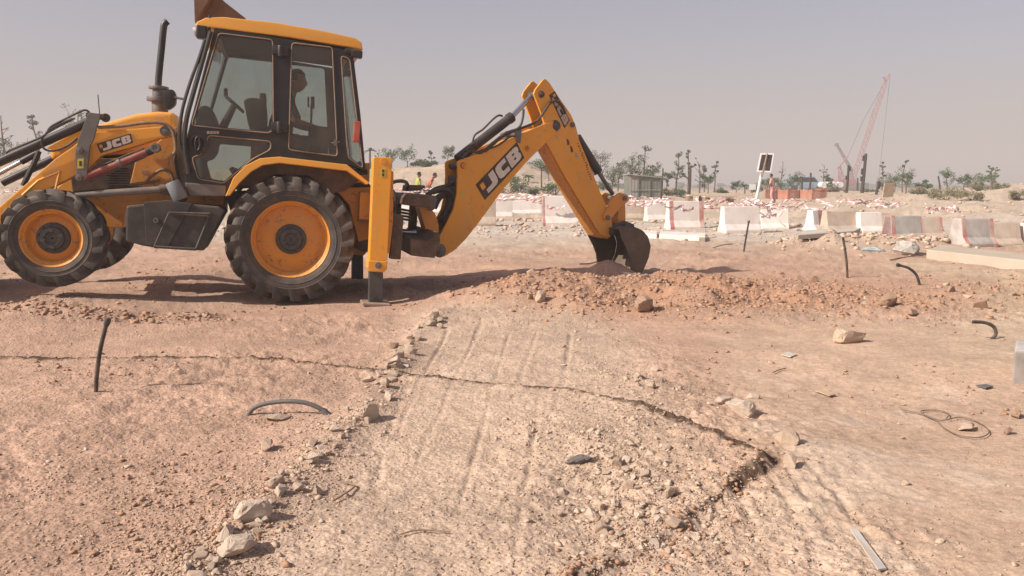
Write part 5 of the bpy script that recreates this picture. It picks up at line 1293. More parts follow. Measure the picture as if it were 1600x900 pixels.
strands(3, 1318, 1400, 23.5, 22, .62, .92, 'red and white tape strung over the pinkish barrier')
strands(2, 1440, 1505, 20, 19, .60, .85, 'red and white tape strung across the gap before the sand mound')
strands(2, -10, 90, 33, 33, .75, 1.0, 'red and white tape seen behind the loader arm')
for i, (x, y_, w) in enumerate(((1055, 322, 30), (1075, 326, 22), (1145, 327, 40), (1160, 331, 30), (1215, 332, 25), (1300, 340, 22), (870, 322, 30))):
    p = gp(x, 360 if x > 1000 else 352); Y = p.y - .30
    tape([(x - w / 2, Y, 1.26 - (y_ - 290) / FPX * Y - p.z), (x, Y, 1.26 - (y_ + 3 - 290) / FPX * Y - p.z), (x + w / 2, Y, 1.26 - (y_ - 2 - 290) / FPX * Y - p.z)], .09, ['short tape end hanging on the banded barrier', 'lower tape end hanging on the banded barrier', 'tape end hanging on the bare whitish barrier', 'right hand tape end on the bare whitish barrier', 'tape end hanging on the plain white barrier right of the panel', 'tape end hanging on the brown grey barrier', 'tape end hanging on the barrier between boom and dipper'][i], .03, 24)

# ================================================================== LOOSE CONCRETE, PIPES, LITTER
def slab(name, pts_top, thick, mat, label, cat):
    """slab from its top corners (photo x, photo y, height) and thickness"""
    q = [at_z(a, b_, z) for a, b_, z in pts_top]
    m_ = MB(); vs = [tuple(v) for v in q] + [(v.x, v.y, v.z - thick) for v in q]; n = len(q)
    m_.add(vs, [tuple(range(n)), tuple(range(2 * n - 1, n - 1, -1))] + [(i, n + i, n + (i + 1) % n, (i + 1) % n) for i in range(n)])
    o = link(name, m_.mesh(name, mat, .012)); return tag(o, label, cat)
g = gp(1530, 402).z
slab('concrete_kerb', [(1448, 390, .16), (1640, 411, .16), (1640, 401, .16), (1474, 382, .16)], .20, 'concrete_kerb', 'long pale concrete kerb lying below the barriers at right', 'kerb')
slab('concrete_slab', [(1247, 367, .30), (1335, 361, .34), (1345, 356, .34), (1262, 359, .30)], .09, 'concrete', 'thin grey slab propped on rubble beside the bent pipe', 'slab')
slab('concrete_kerb', [(1030, 366, .14), (1102, 369, .14), (1103, 364, .14), (1032, 361, .14)], .16, 'concrete_white', 'whitish kerb stone lying in front of the banded barrier', 'kerb')
slab('concrete_kerb', [(985, 363, .12), (1026, 366, .12), (1028, 361, .12), (990, 358, .12)], .14, 'concrete_white', 'short whitish kerb stone just right of the digging bucket', 'kerb')
slab('concrete_block', [(1585, 548, .22), (1680, 548, .22), (1680, 530, .22), (1588, 530, .22)], .30, 'concrete_grey', 'grey concrete block cut by the right picture edge', 'block')
slab('concrete_block', [(1092, 372, .12), (1102, 372, .12), (1102, 368, .12), (1093, 368, .12)], .16, 'concrete_tan', 'small dark concrete lump below the leaning rod', 'block')
def pipe(pts, r, mat, label, cap=None, base=None):
    """pipe bent through photo points at the distance of its foot"""
    Y = gp(*(base or pts[0])).y
    q = [at_y(a, b_, Y + (c[0] if c else 0)) for a, b_, *c in pts]
    m_ = MB(); m_.tube(smoothpath(q, 6), r, 10); root = link('conduit_pipe', m_.mesh('conduit_pipe', mat, smooth=True))
    root.data.materials.clear(); root.data.materials.append(MAT[mat])
    if cap:
        e = q[-1]; d = (q[-1] - q[-2]).normalized(); c = MB(); c.tube([e - d * .03, e - d * .01, e + d * .015, e + d * .02], [r * 1.15, r * 1.5, r * 1.4, r * .6], 10); part(c, 'end_wrap', cap, root, smooth=True)
    return tag(root, label, 'pipe', 'black conduit pipes sticking out of the earth')
pipe([(150, 612), (151, 590), (156, 550), (164, 515), (168, 502)], .0125, 'plastic_black', 'upright black pipe with a taped end on the earth at left', 'hub_dark')
pipe([(386, 652), (396, 638), (418, 630), (450, 627), (480, 630), (505, 641), (510, 646)], .0125, 'plastic_grey', 'arched dark pipe lying left of the stone row', 'plastic_grey', (386, 648))
pipe([(1162, 394), (1165, 375), (1170, 346)], .016, 'plastic_black', 'straight black rod leaning before the whitish barrier', 'plastic_black')
pipe([(1324, 434), (1323, 412), (1320, 388), (1317, 371)], .016, 'plastic_black', 'black pipe standing up under the propped grey slab', None)
pipe([(1437, 446), (1432, 430), (1420, 419), (1403, 414)], .016, 'plastic_black', 'black pipe hooking left out of the earth at right', 'plastic_black')
pipe([(1548, 532), (1556, 522), (1552, 510), (1538, 504), (1520, 503)], .014, 'plastic_black', 'black pipe bent into a hook near the right edge', None, (1548, 530))
pipe([(1112, 388), (1128, 383), (1145, 381)], .012, 'wire', 'rusty rod lying left of the leaning black rod', None)
def wire(pts, r, label, mat='wire', cat='wire', name='wire', lift=.012):
    q = [gp(a, b_) + Vector((0, 0, lift)) for a, b_ in pts]
    m_ = MB(); m_.tube(smoothpath(q, 6), r, 6); return tag(link(name, m_.mesh(name, mat, smooth=True)), label, cat)
wire([(1408, 643), (1440, 650), (1470, 660), (1500, 655), (1530, 664), (1545, 678), (1530, 687), (1500, 684), (1475, 672), (1462, 660), (1445, 652), (1440, 645), (1465, 644), (1482, 650), (1478, 657)], .0032, 'rusty wire loop lying on pale earth round a tan stone')
wire([(520, 788), (553, 766), (548, 760), (535, 757)], .0038, 'thin bent twig lying right of the stone row', 'wood', 'twig', 'twig')
wire([(625, 840), (655, 833), (703, 836)], .0028, 'thin straight twig lying on the track', 'wood', 'twig', 'twig')
wire([(1207, 585), (1218, 580), (1228, 578)], .004, 'tiny dark twig left of the lone blocky rock', 'wood', 'twig', 'twig')
wire([(1390, 408), (1430, 402), (1480, 408), (1540, 408)], .010, 'long thin rod lying below the long kerb', 'wire', 'rod', 'steel_rod', .02)
wire([(905, 418), (925, 416), (948, 408)], .012, 'root sticking out beside the bucket', 'wood', 'root', 'root', .05)
def sheet(pts, label, mat, name, cat, th=.006, lift=.012):
    q = [gp(a, b_) for a, b_ in pts]; zz = max(v.z for v in q) + lift
    m_ = MB(); n = len(q); vs = [(v.x, v.y, .5 * zz + .5 * (v.z + lift) + random.uniform(0, .006)) for v in q]; vs += [(a, b_, c - th) for a, b_, c in vs]
    m_.add(vs, [tuple(range(n)), tuple(range(2 * n - 1, n - 1, -1))] + [(i, n + i, n + (i + 1) % n, (i + 1) % n) for i in range(n)])
    return tag(link(name, m_.mesh(name, mat)), label, cat)
sheet([(1328, 832), (1340, 832), (1385, 892), (1372, 895)], 'narrow pale plastic strip lying at the lower right', 'plastic_sheet', 'plastic_strip', 'strip', lift=.008)
sheet([(1220, 556), (1232, 553), (1245, 556), (1235, 560)], 'small white flat scrap left of the lone blocky rock', 'plastic_sheet', 'plastic_scrap', 'scrap')
sheet([(1274, 613), (1284, 611), (1305, 620), (1296, 622)], 'pale flat board scrap on the smooth earth', 'wood_pale', 'board_scrap', 'scrap')
sheet([(1525, 605), (1540, 603), (1552, 607), (1540, 610)], 'small dark flat scrap near the right edge', 'plastic_grey', 'plastic_scrap', 'scrap')
V, Fc = rock_verts(91, 3, 5, .7); me = bpy.data.meshes.new('plastic_sheet'); me.from_pydata((V * (1 + .5 * np.random.default_rng(8).random((len(V), 1)))).tolist(), [], Fc.tolist()); me.materials.append(MAT['plastic_blue'])
o = link('plastic_sheet', me); o.location = gp(1365, 391) + Vector((0, 0, .02)); o.scale = (.24, .16, .05); tag(o, 'crumpled bluish plastic sheet on the rubble heap', 'sheet')
# crumpled grey rag
V, Fc = rock_verts(77, 3, 5, .7); me = bpy.data.meshes.new('rag'); me.from_pydata((V * (1 + .35 * np.random.default_rng(5).random((len(V), 1)))).tolist(), [], Fc.tolist()); me.materials.append(MAT['plastic_grey'])
o = link('rag', me); p = gp(905, 722); o.location = p + Vector((0, 0, .01)); o.scale = (.055, .03, .03); o.rotation_euler = (0, -.2, .2); tag(o, 'crumpled dark grey rag lying on the track', 'rag')

# ================================================================== SOLAR PANEL
Y = 30.0
b0 = gpy(1178, Y); root = empty('solar_panel', b0); tag(root, 'two dark solar panels on a leaning white pole behind the barriers', 'solar panel')
def W(px, py, y=Y): return at_y(px, py, y) - b0
part(MB().cyl(W(1178, 330), W(1192, 262), .055, seg=12), 'pole', 'panel_white', root, smooth=True)
c = [W(1188, 240, Y + .12), W(1209, 240, Y + .12), W(1204, 270, Y - .12), W(1182, 269, Y - .12)]
nv = (c[1] - c[0]).cross(c[3] - c[0]).normalized(); nv = nv if nv.y < 0 else -nv
def pq(u0, u1, v0, v1, off):
    f = lambda u, v: (c[0] * (1 - u) + c[1] * u) * (1 - v) + (c[3] * (1 - u) + c[2] * u) * v + nv * off
    return [f(u0, v0), f(u1, v0), f(u1, v1), f(u0, v1)]
def slabq(q, th): m_ = MB(); m_.add([v for v in q] + [v + nv * th for v in q], [(0, 1, 2, 3), (7, 6, 5, 4), (0, 4, 5, 1), (1, 5, 6, 2), (2, 6, 7, 3), (3, 7, 4, 0)]); return m_
part(slabq(pq(0, 1, 0, 1, 0), .04), 'frame', 'panel_white', root)
for u0, u1 in ((.10, .45), (.55, .90)): part(slabq(pq(u0, u1, .08, .92, .042), .004), 'panel', 'panel_dark', root)
part(MB().cyl(W(1199, 240, Y + .03), W(1190, 276, Y - .20), .03, seg=8), 'bracket', 'trim_tan', root)

# ================================================================== HUT, SHEDS, FENCE, POLES
def hut():
    Y = 46.0; b0 = gpy(1008, Y); s = Y / FPX; root = empty('metal_hut', b0)
    tag(root, 'small green grey corrugated metal hut beyond the bucket', 'hut')
    w, h = 50 * s, 33 * s; zb = 1.26 - (308 - 290) * s - b0.z; dp = 1.9
    def panel(x0, x1, y0, y1, mat, n=12, nm='wall'):
        m_ = MB(); pts = []
        for i in range(n + 1):
            u = i / n; o_ = .012 * (i % 2); pts.append((x0 + (x1 - x0) * u, y0 + (y1 - y0) * u - o_))
        for (xa, ya), (xb, yb) in zip(pts[:-1], pts[1:]): m_.add([(xa, ya, zb), (xb, yb, zb), (xb, yb, zb + h), (xa, ya, zb + h), (xa, ya + .02, zb), (xb, yb + .02, zb), (xb, yb + .02, zb + h), (xa, ya + .02, zb + h)], [(0, 1, 2, 3), (7, 6, 5, 4), (3, 2, 6, 7)])
        return part(m_, nm, mat, root)
    panel(-w / 2, -w / 2 + w * .3, 0, -.0, 'hut_grey', 6); panel(-w / 2 + w * .3, w / 2, 0, 0, 'hut_green', 14)
    panel(-w / 2, w / 2, dp, dp, 'hut_green', 14)
    for xx in (-w / 2, w / 2): part(MB().box((xx, dp / 2, zb + h / 2), (.03, dp, h)), 'wall', 'hut_green', root)
    m_ = MB(); m_.add([(-w / 2 - .1, -.15, zb + h + .10), (w / 2 + .1, -.15, zb + h - .08), (w / 2 + .1, dp + .1, zb + h - .08), (-w / 2 - .1, dp + .1, zb + h + .10), (-w / 2 - .1, -.15, zb + h + .05), (w / 2 + .1, -.15, zb + h - .13), (w / 2 + .1, dp + .1, zb + h - .13), (-w / 2 - .1, dp + .1, zb + h + .05)], [(0, 1, 2, 3), (7, 6, 5, 4), (0, 4, 5, 1), (1, 5, 6, 2), (2, 6, 7, 3), (3, 7, 4, 0)])
    part(m_, 'roof', 'hut_grey', root)
    for xx in (-w * .22, w * .14, w * .46): part(MB().box((xx, -.06, zb + h / 2), (.04, .04, h)), 'post', 'hut_green', root)
    part(MB().box((0, -.07, zb + h * .35), (w, .03, .04)), 'rail', 'hut_grey', root)
hut()
def pole(px, yt, yb, Y, label, r=.06, lean=0, bits=0, mat='pole_dark'):
    p = gpy(px, Y); t_ = at_y(px + lean, yt, Y) - p
    root = link('wooden_pole', MB().tube([Vector((0, 0, -.2)), t_ * .5 + Vector((.02, 0, 0)), t_], r, 8, True, r * .75).mesh('wooden_pole', mat, smooth=True)); root.location = p
    rq = random.Random(px)
    for k in range(bits):
        u = rq.uniform(.3, .9); part(MB().box(t_ * u + Vector((rq.choice((-1, 1)) * r * 1.15, -.02, 0)), (r * .8, r * .8, rq.uniform(.2, .45))), 'bracket', mat, root, .01)
    return tag(root, label, 'pole', 'dark poles standing behind the barriers')
pole(1253, 276, 318, 60, 'left of the two dark poles right of the solar panel', .09)
pole(1265, 270, 316, 60, 'right and taller of the two dark poles right of the solar panel', .09, 2)
pole(1323, 258, 318, 55, 'dark pole standing before the foot of the red crane boom', .10, 3, 2)
pole(1347, 240, 312, 60, 'tallest thick dark pole right of the crane boom with clamps on it', .14, 6, 3)
pole(1369, 283, 318, 55, 'short dark pole right of the tallest pole', .10, 4, 2)
pole(1340, 278, 304, 90, 'thin grey pole between the crane boom and the tallest pole', .12)
pole(1033, 263, 306, 44, 'thin dark pole at the right corner of the metal hut', .05, 3)
pole(1019, 258, 276, 52, 'thin pole rising behind the metal hut', .04, 1)
pole(1077, 264, 302, 58, 'dark pole right of the pair of tall saplings', .10, 2)
pole(1549, 285, 306, 60, 'lone thin pole on the sand mound at right', .05, 2)
pole(1470, 275, 305, 60, 'bare dark leaning trunk between the right hand trees', .07, -4)
random.seed(23)
for k, (x, t_, b_) in enumerate(((1438, 305, 326), (1445, 304, 328), (1452, 306, 325), (1459, 303, 327), (1405, 304, 322), (1414, 305, 322), (1424, 306, 320), (1499, 304, 318), (1506, 305, 318), (1474, 305, 330))):
    pole(x, t_, b_, 50, 'pale thin tree stake in the dry scrub on the right', .035, random.uniform(-3, 3) if k < 9 else 10, 0, 'wood_pale')['group'] = 'pale tree stakes in the dry scrub'
def shed():
    Y = 70; b0 = gpy(1303, Y); s = Y / FPX; root = empty('wooden_shelter', b0); tag(root, 'pale wooden shelter with white tanks on its flat roof before the crane', 'shelter')
    zb = 0; z1 = 1.26 - (297 - 290) * s - b0.z
    for k in range(8): part(MB().box((-17 * s + k * 4.9 * s, 0 if k % 2 else 1.2, z1 / 2 - .1), (.14, .12, z1 + .2)), 'post', 'wood_pale', root)
    part(MB().box((0, .6, z1 + .06), (39 * s, 1.6, .12)), 'roof', 'wood', root)
    part(MB().box((0, 1.3, z1 / 2), (36 * s, .05, z1)), 'back_wall', 'concrete_tan', root)
    for k in range(4): part(MB().tube([(-13 * s + k * 8.2 * s, .2, z1 + .45), (-13 * s + k * 8.2 * s, 1.1, z1 + .45)], .28, 10), 'tank', 'tarp_white', root, smooth=True)
shed()
def table(px, Y, wpx, ytop, label, mat='wood'):
    b0 = gpy(px, Y); s = Y / FPX; root = empty('site_table', b0); tag(root, label, 'table'); z1 = 1.26 - (ytop - 290) * s - b0.z; w = wpx * s
    part(MB().box((0, .3, z1), (w, .9, .08)), 'top', 'concrete_tan', root)
    for k in (-.4, .4): part(MB().box((w * k, .3, z1 / 2 - .1), (.25, .6, z1 + .1)), 'leg', mat, root)
table(1125, 40, 46, 307, 'pale slab on supports among rubble left of the solar panel'); table(1090, 42, 26, 305, 'smaller slab on supports left of the rubble slab')
table(1311, 42, 14, 315, 'dark wooden trestle behind the brown grey barrier')
def tarp(px, Y, w, ytop, label):
    b0 = gpy(px, Y); s = Y / FPX; z1 = 1.26 - (ytop - 290) * s - b0.z; n = 10; vs, fs = [], []
    for i in range(n + 1):
        for j in range(5): u, v = i / n, j / 4; vs.append(((u - .5) * w * s, v * 1.6, z1 * (.45 + .55 * math.sin(math.pi * v) * (1 - .6 * u)) + random.uniform(-.06, .06)))
    fs = [(i * 5 + j, i * 5 + j + 1, (i + 1) * 5 + j + 1, (i + 1) * 5 + j) for i in range(n) for j in range(4)]
    n0 = len(vs); vs += [(a, b_, c - .05) for a, b_, c in vs]; fs += [tuple(q + n0 for q in f[::-1]) for f in fs]
    edge = [(i * 5, (i + 1) * 5) for i in range(n)] + [((i + 1) * 5 + 4, i * 5 + 4) for i in range(n)]
    fs += [(a, b_, b_ + n0, a + n0) for a, b_ in edge]
    m_ = MB(); m_.add(vs, fs); o = link('tarpaulin', m_.mesh('tarpaulin', 'tarp_white', smooth=True)); o.location = b0; tag(o, label, 'tarpaulin')
tarp(1345, 42, 34, 314, 'white tarpaulin draped over a heap before the crane')
b0 = gpy(1388, 46); s = 46 / FPX; o = link('plywood_board', MB().box((0, 0, .38), (18 * s, .06, .85)).mesh('plywood_board', 'wood_pale', .01)); o.location = b0; o.rotation_euler = (.12, 0, .2); tag(o, 'upright tan plywood board right of the short dark pole', 'board')
# orange mesh fence
def fence():
    Y = 46; root = empty('mesh_fence', gpy(1245, Y)); tag(root, 'orange plastic mesh fence beyond the barriers', 'fence'); b0 = root.location.copy(); s = Y / FPX
    pts = [(1196, 0), (1215, .3), (1232, -.1), (1250, .2), (1270, -.2), (1292, .1)]
    for (a, da), (c_, dc) in zip(pts[:-1], pts[1:]):
        p0, p1 = gpy(a, Y + da) - b0, gpy(c_, Y + dc) - b0; m_ = MB(); h = .5
        for k in range(9): z = .05 + k * h / 8; m_.tube([p0 + Vector((0, 0, z)), (p0 + p1) / 2 + Vector((0, -.05, z - .04)), p1 + Vector((0, 0, z))], .022, 4, False)
        for k in range(13): q = p0 + (p1 - p0) * k / 12; m_.tube([q + Vector((0, -.02, .03)), q + Vector((0, -.02, h + .04))], .016, 4, False)
        part(m_, 'mesh_panel', 'mesh_orange', root)
        part(MB().cyl(p0 + Vector((0, 0, -.1)), p0 + Vector((0, 0, .85)), .025, seg=6), 'post', 'wire', root)
fence()
def car(px, Y, label):
    b0 = gpy(px, Y); root = empty('parked_vehicle', b0); tag(root, label, 'vehicle')
    m_ = MB(); m_.prism([(-1.9, .35), (1.9, .35), (1.95, .8), (1.2, .95), (.7, 1.5), (-1.2, 1.5), (-1.7, .95), (-1.95, .85)], -.8, .8); part(m_, 'body', 'roof_blue', root, .05, True)
    m_ = MB(); m_.prism([(1.05, .98), (.65, 1.42), (-1.1, 1.42), (-1.5, .98)], -.81, .81); part(m_, 'window', 'panel_dark', root)
    for xx in (-1.2, 1.2):
        for yy in (-.75, .75): part(MB().lathe([(.05, -.1), (.33, -.1), (.33, .1), (.05, .1)], 20, c=(xx, yy, .33)), 'wheel', 'tyre_rubber', root)
car(1256, 78, 'small pale blue vehicle half hidden behind the two dark poles')
def small_digger(px, Y, label):
    b0 = gpy(px, Y); root = empty('site_machine', b0); tag(root, label, 'machine')
    part(MB().box((0, 0, .4), (2.8, 1.8, .7)), 'track', 'crane_grey', root, .15); part(MB().prism([(-1.3, .8), (1.3, .8), (1.3, 1.7), (.2, 1.8), (-.2, 2.4), (-1.2, 2.4)], -.8, .8), 'body', 'machine_yellow', root, .06); part(MB().box((-.65, 0, 2.0), (.8, 1.63, .6)), 'window', 'panel_dark', root)
small_digger(1334, 200, 'yellow site machine partly hidden behind the crane foot poles')
b0 = gpy(1176, 50); root = empty('sign_board', b0); tag(root, 'small white sign board left of the solar panel pole', 'sign'); s = 50 / FPX
part(MB().box((0, 0, .72), (10 * s, .03, .34)), 'panel', 'panel_white', root, .004); part(MB().cyl((0, .03, -.1), (0, .03, .9), .025, seg=8), 'post', 'wood', root)

# ================================================================== CRANES
def lattice(m_, a, b_, w0, w1, n):
    d = b_ - a; u = d.cross(Vector((0, 1, 0))).normalized(); v = Vector((0, 1, 0))
    def cr(t_): w = (w0 + (w1 - w0) * t_) / 2; q = a + d * t_; return [q + u * w + v * w, q - u * w + v * w, q - u * w - v * w, q + u * w - v * w]
    R_ = [cr(k / n) for k in range(n + 1)]; th = max(w0, w1) * .075
    for k in range(4): m_.tube([r_[k] for r_ in R_], th, 4)
    for i in range(n):
        for k in range(4):
            m_.tube([R_[i][k], R_[i + 1][(k + 1) % 4]] if i % 2 else [R_[i][(k + 1) % 4], R_[i + 1][k]], th * .6, 3, False)
    return m_
def crane():
    Y = 170; b0 = gpy(1322, Y); root = empty('crawler_crane', b0); tag(root, 'tall pink red lattice boom crawler crane in the haze', 'crane')
    T = lambda a, b_: at_y(a, b_, Y) - b0
    foot, tip = T(1326, 300), T(1384, 126)
    part(lattice(MB(), foot, foot + (tip - foot) * .12, .35, .75, 4), 'boom_foot', 'crane_red', root); bo = part(lattice(MB(), foot + (tip - foot) * .12, foot + (tip - foot) * .93, .75, .75, 30), 'boom', 'crane_red', root); part(lattice(MB(), foot + (tip - foot) * .93, tip, .75, .5, 3), 'boom_head', 'crane_red', root)
    part(lattice(MB(), tip, T(1391, 115), .5, .3, 3), 'jib', 'crane_red', root); part(MB().tube([tip, T(1380, 120)], .2, 6), 'jib_strut', 'crane_red', root)
    part(MB().tube([T(1391, 116), T(1382, 200), T(1373, 278)], .045, 4), 'hoist_rope', 'rope', root); part(MB().box(T(1373, 281), (.6, .5, .9)), 'hook_block', 'crane_grey', root, .1)
    part(MB().tube([tip, T(1348, 190), T(1325, 244)], .05, 4), 'pendant_rope', 'rope', root); part(MB().tube([T(1325, 244), T(1310, 262)], .16, 5), 'pendant_link', 'crane_red', root)
    part(lattice(MB(), T(1321, 300), T(1311, 260), .9, .5, 6), 'mast', 'crane_red', root); part(MB().tube([T(1311, 260), T(1308, 298)], .12, 5), 'mast_stay', 'crane_red', root)
    part(MB().box((0, 0, .6), (6, 5, 1.1)), 'track', 'crane_grey', root, .3); part(MB().prism([(-2.2, 1.2), (1.6, 1.2), (1.6, 2.4), (1, 2.6), (-2.2, 2.4)], -1.2, 1.2), 'machine_house', 'crane_red', root, .1)
crane()
def crane2():
    Y = 190; b0 = gpy(1330, Y); root = empty('mobile_crane', b0); tag(root, 'smaller grey crane boom leaning left beside the tall red one', 'crane'); T = lambda a, b_: at_y(a, b_, Y) - b0
    part(MB().tube([T(1334, 300), T(1328, 262)], .55, 8), 'lower_boom', 'crane_grey', root); part(MB().tube([T(1329, 264), T(1307, 225)], .45, 8, True, .3), 'upper_boom', 'crane_grey', root); part(MB().box(T(1307, 226), (.9, .6, .7)), 'boom_head', 'crane_grey', root, .1)
    part(MB().box((0, 0, 1), (7, 3, 1.6)), 'carrier', 'crane_grey', root, .2)
crane2()

# ================================================================== TREES AND SCRUB
def tree(px, Y, yt, wpx, style, label, leaf='leaf', yb=None, dens=1.0, seed=0, group='young trees planted beyond the barriers'):
    r_ = random.Random(seed * 131 + int(px)); b0 = gpy(px, Y); s = Y / FPX
    H = 1.26 - (yt - 290) * s - b0.z; wd = wpx * s / 2
    H = max(H, .5)
    name = {'bush': 'shrub', 'palm': 'young_palm'}.get(style, 'young_tree'); root = empty(name, b0)
    tag(root, label, 'shrub' if style == 'bush' else 'tree', group)
    tk_ = MB(); lv, lf = [], []
    def clump(c, rad, n, size, flat=.75):
        for _ in range(n):
            d = Vector((r_.gauss(0, 1), r_.gauss(0, 1), r_.gauss(0, 1))); d = d.normalized() * rad * (r_.random() ** .45); d.z *= flat
            p = c + d; a = Vector((r_.uniform(-1, 1), r_.uniform(-1, 1), r_.uniform(-.7, .7))).normalized(); b_ = a.orthogonal().normalized(); b_.rotate(Matrix.Rotation(r_.uniform(0, 6.28), 3, a)) if False else None
            z_ = size * r_.uniform(.5, 1.2); o = len(lv); lv.extend([p - a * z_, p + b_ * z_ * .5, p + a * z_, p - b_ * z_ * .5]); lf.append((o, o + 1, o + 2, o + 3))
    lean = Vector((r_.uniform(-.08, .08) * H, r_.uniform(-.05, .05) * H, 0)); th = .018 * H + .02
    if style in ('young', 'umbrella', 'sparse', 'bare'):
        top = Vector((0, 0, H * (.93 if style != 'umbrella' else .75))) + lean
        path = smoothpath([Vector((0, 0, -.2)), Vector((r_.uniform(-.06, .06) * H, 0, H * .35)), top * .7 + Vector((r_.uniform(-.04, .04) * H, 0, 0)), top], 3); tk_.tube(path, th, 6, True, th * .3)
        nb = {'young': 11, 'umbrella': 9, 'sparse': 8, 'bare': 10}[style]
        for k in range(nb):
            u = r_.uniform(.38, .98) if style != 'umbrella' else r_.uniform(.55, .85); q = path[min(int(u * (len(path) - 1)), len(path) - 1)]; an = k * 2.4 + r_.uniform(-.5, .5)
            ln = wd * r_.uniform(.45, 1.05) * (1.15 - .5 * u if style != 'umbrella' else 1)
            e = q + Vector((math.cos(an) * ln, math.sin(an) * ln, ln * r_.uniform(.3, 1.3) if style != 'umbrella' else H * r_.uniform(.12, .24)))
            tk_.tube(smoothpath([q, q * .5 + e * .5 + Vector((0, 0, -.05 * ln)), e], 2), th * .45, 4, True, th * .12)
            if style == 'bare':
                if r_.random() < .5: clump(e, wd * .16, int(10 * dens), .05 * s * 30)
            elif style == 'sparse':
                clump(e, wd * .24, int(26 * dens), .055 * s * 30); clump(q * .4 + e * .6, wd * .16, int(9 * dens), .05 * s * 30)
            else:
                clump(e, wd * .30, int((38 if style == 'young' else 60) * dens), .042 * s * 30, 1.1 if style == 'young' else .6); clump(q * .4 + e * .6, wd * .26, int(20 * dens), .042 * s * 30, 1.1)
        if style != 'bare': clump(path[-1], wd * .3, int(40 * dens), .055 * s * 30)
    elif style == 'palm':
        tk_.tube([(0, 0, -.1), (0, 0, H * .4), (lean.x, lean.y, H * .62)], th * 1.6, 7, True, th)
        c0 = Vector((lean.x, lean.y, H * .62))
        for k in range(17):
            an = k * 2.4; el = r_.uniform(.15, 1.25); ln = wd * r_.uniform(.85, 1.15)
            pts = [c0 + Vector((math.cos(an) * math.cos(el) * ln * t_, math.sin(an) * math.cos(el) * ln * t_, math.sin(el) * ln * t_ - .55 * ln * t_ * t_)) for t_ in (0, .25, .5, .75, 1)]
            for a, b_ in zip(pts[:-1], pts[1:]):
                sd = (b_ - a).cross(Vector((0, 0, 1))).normalized() * wd * .09
                for q in (-1, 1):
                    for w_ in (0, .33, .66): o = len(lv); m0 = a + (b_ - a) * w_; lv.extend([m0, m0 + (b_ - a) * .3, m0 + (b_ - a) * .5 + sd * q * 1.3 + Vector((0, 0, -.04)), m0 + (b_ - a) * .2 + sd * q + Vector((0, 0, -.03))]); lf.append((o, o + 1, o + 2, o + 3))
    else:
        for k in range(7):
            an = r_.uniform(0, 6.28); e = Vector((math.cos(an) * wd * r_.uniform(.2, .8), math.sin(an) * wd * r_.uniform(.2, .8), H * r_.uniform(.4, .85))); tk_.tube([(0, 0, -.05), e * .5 + Vector((0, 0, .05)), e], th * .5, 4, True, th * .2)
        for k in range(9): an = r_.uniform(0, 6.28); rd = r_.random() ** .6; clump(Vector((math.cos(an) * wd * .75 * rd, math.sin(an) * wd * .5 * rd, H * r_.uniform(.2, .75))), min(wd * .45, H * .5), int(80 * dens), .05 * s * 30, .7)
    part(tk_, 'trunk' if style != 'bush' else 'stems', 'bark', root, smooth=True)
    if lf:
        me = bpy.data.meshes.new('crown'); me.from_pydata([tuple(v) for v in lv], [], lf); me.materials.append(MAT[leaf]); link('crown' if style != 'bush' else 'foliage', me, root)
    return root
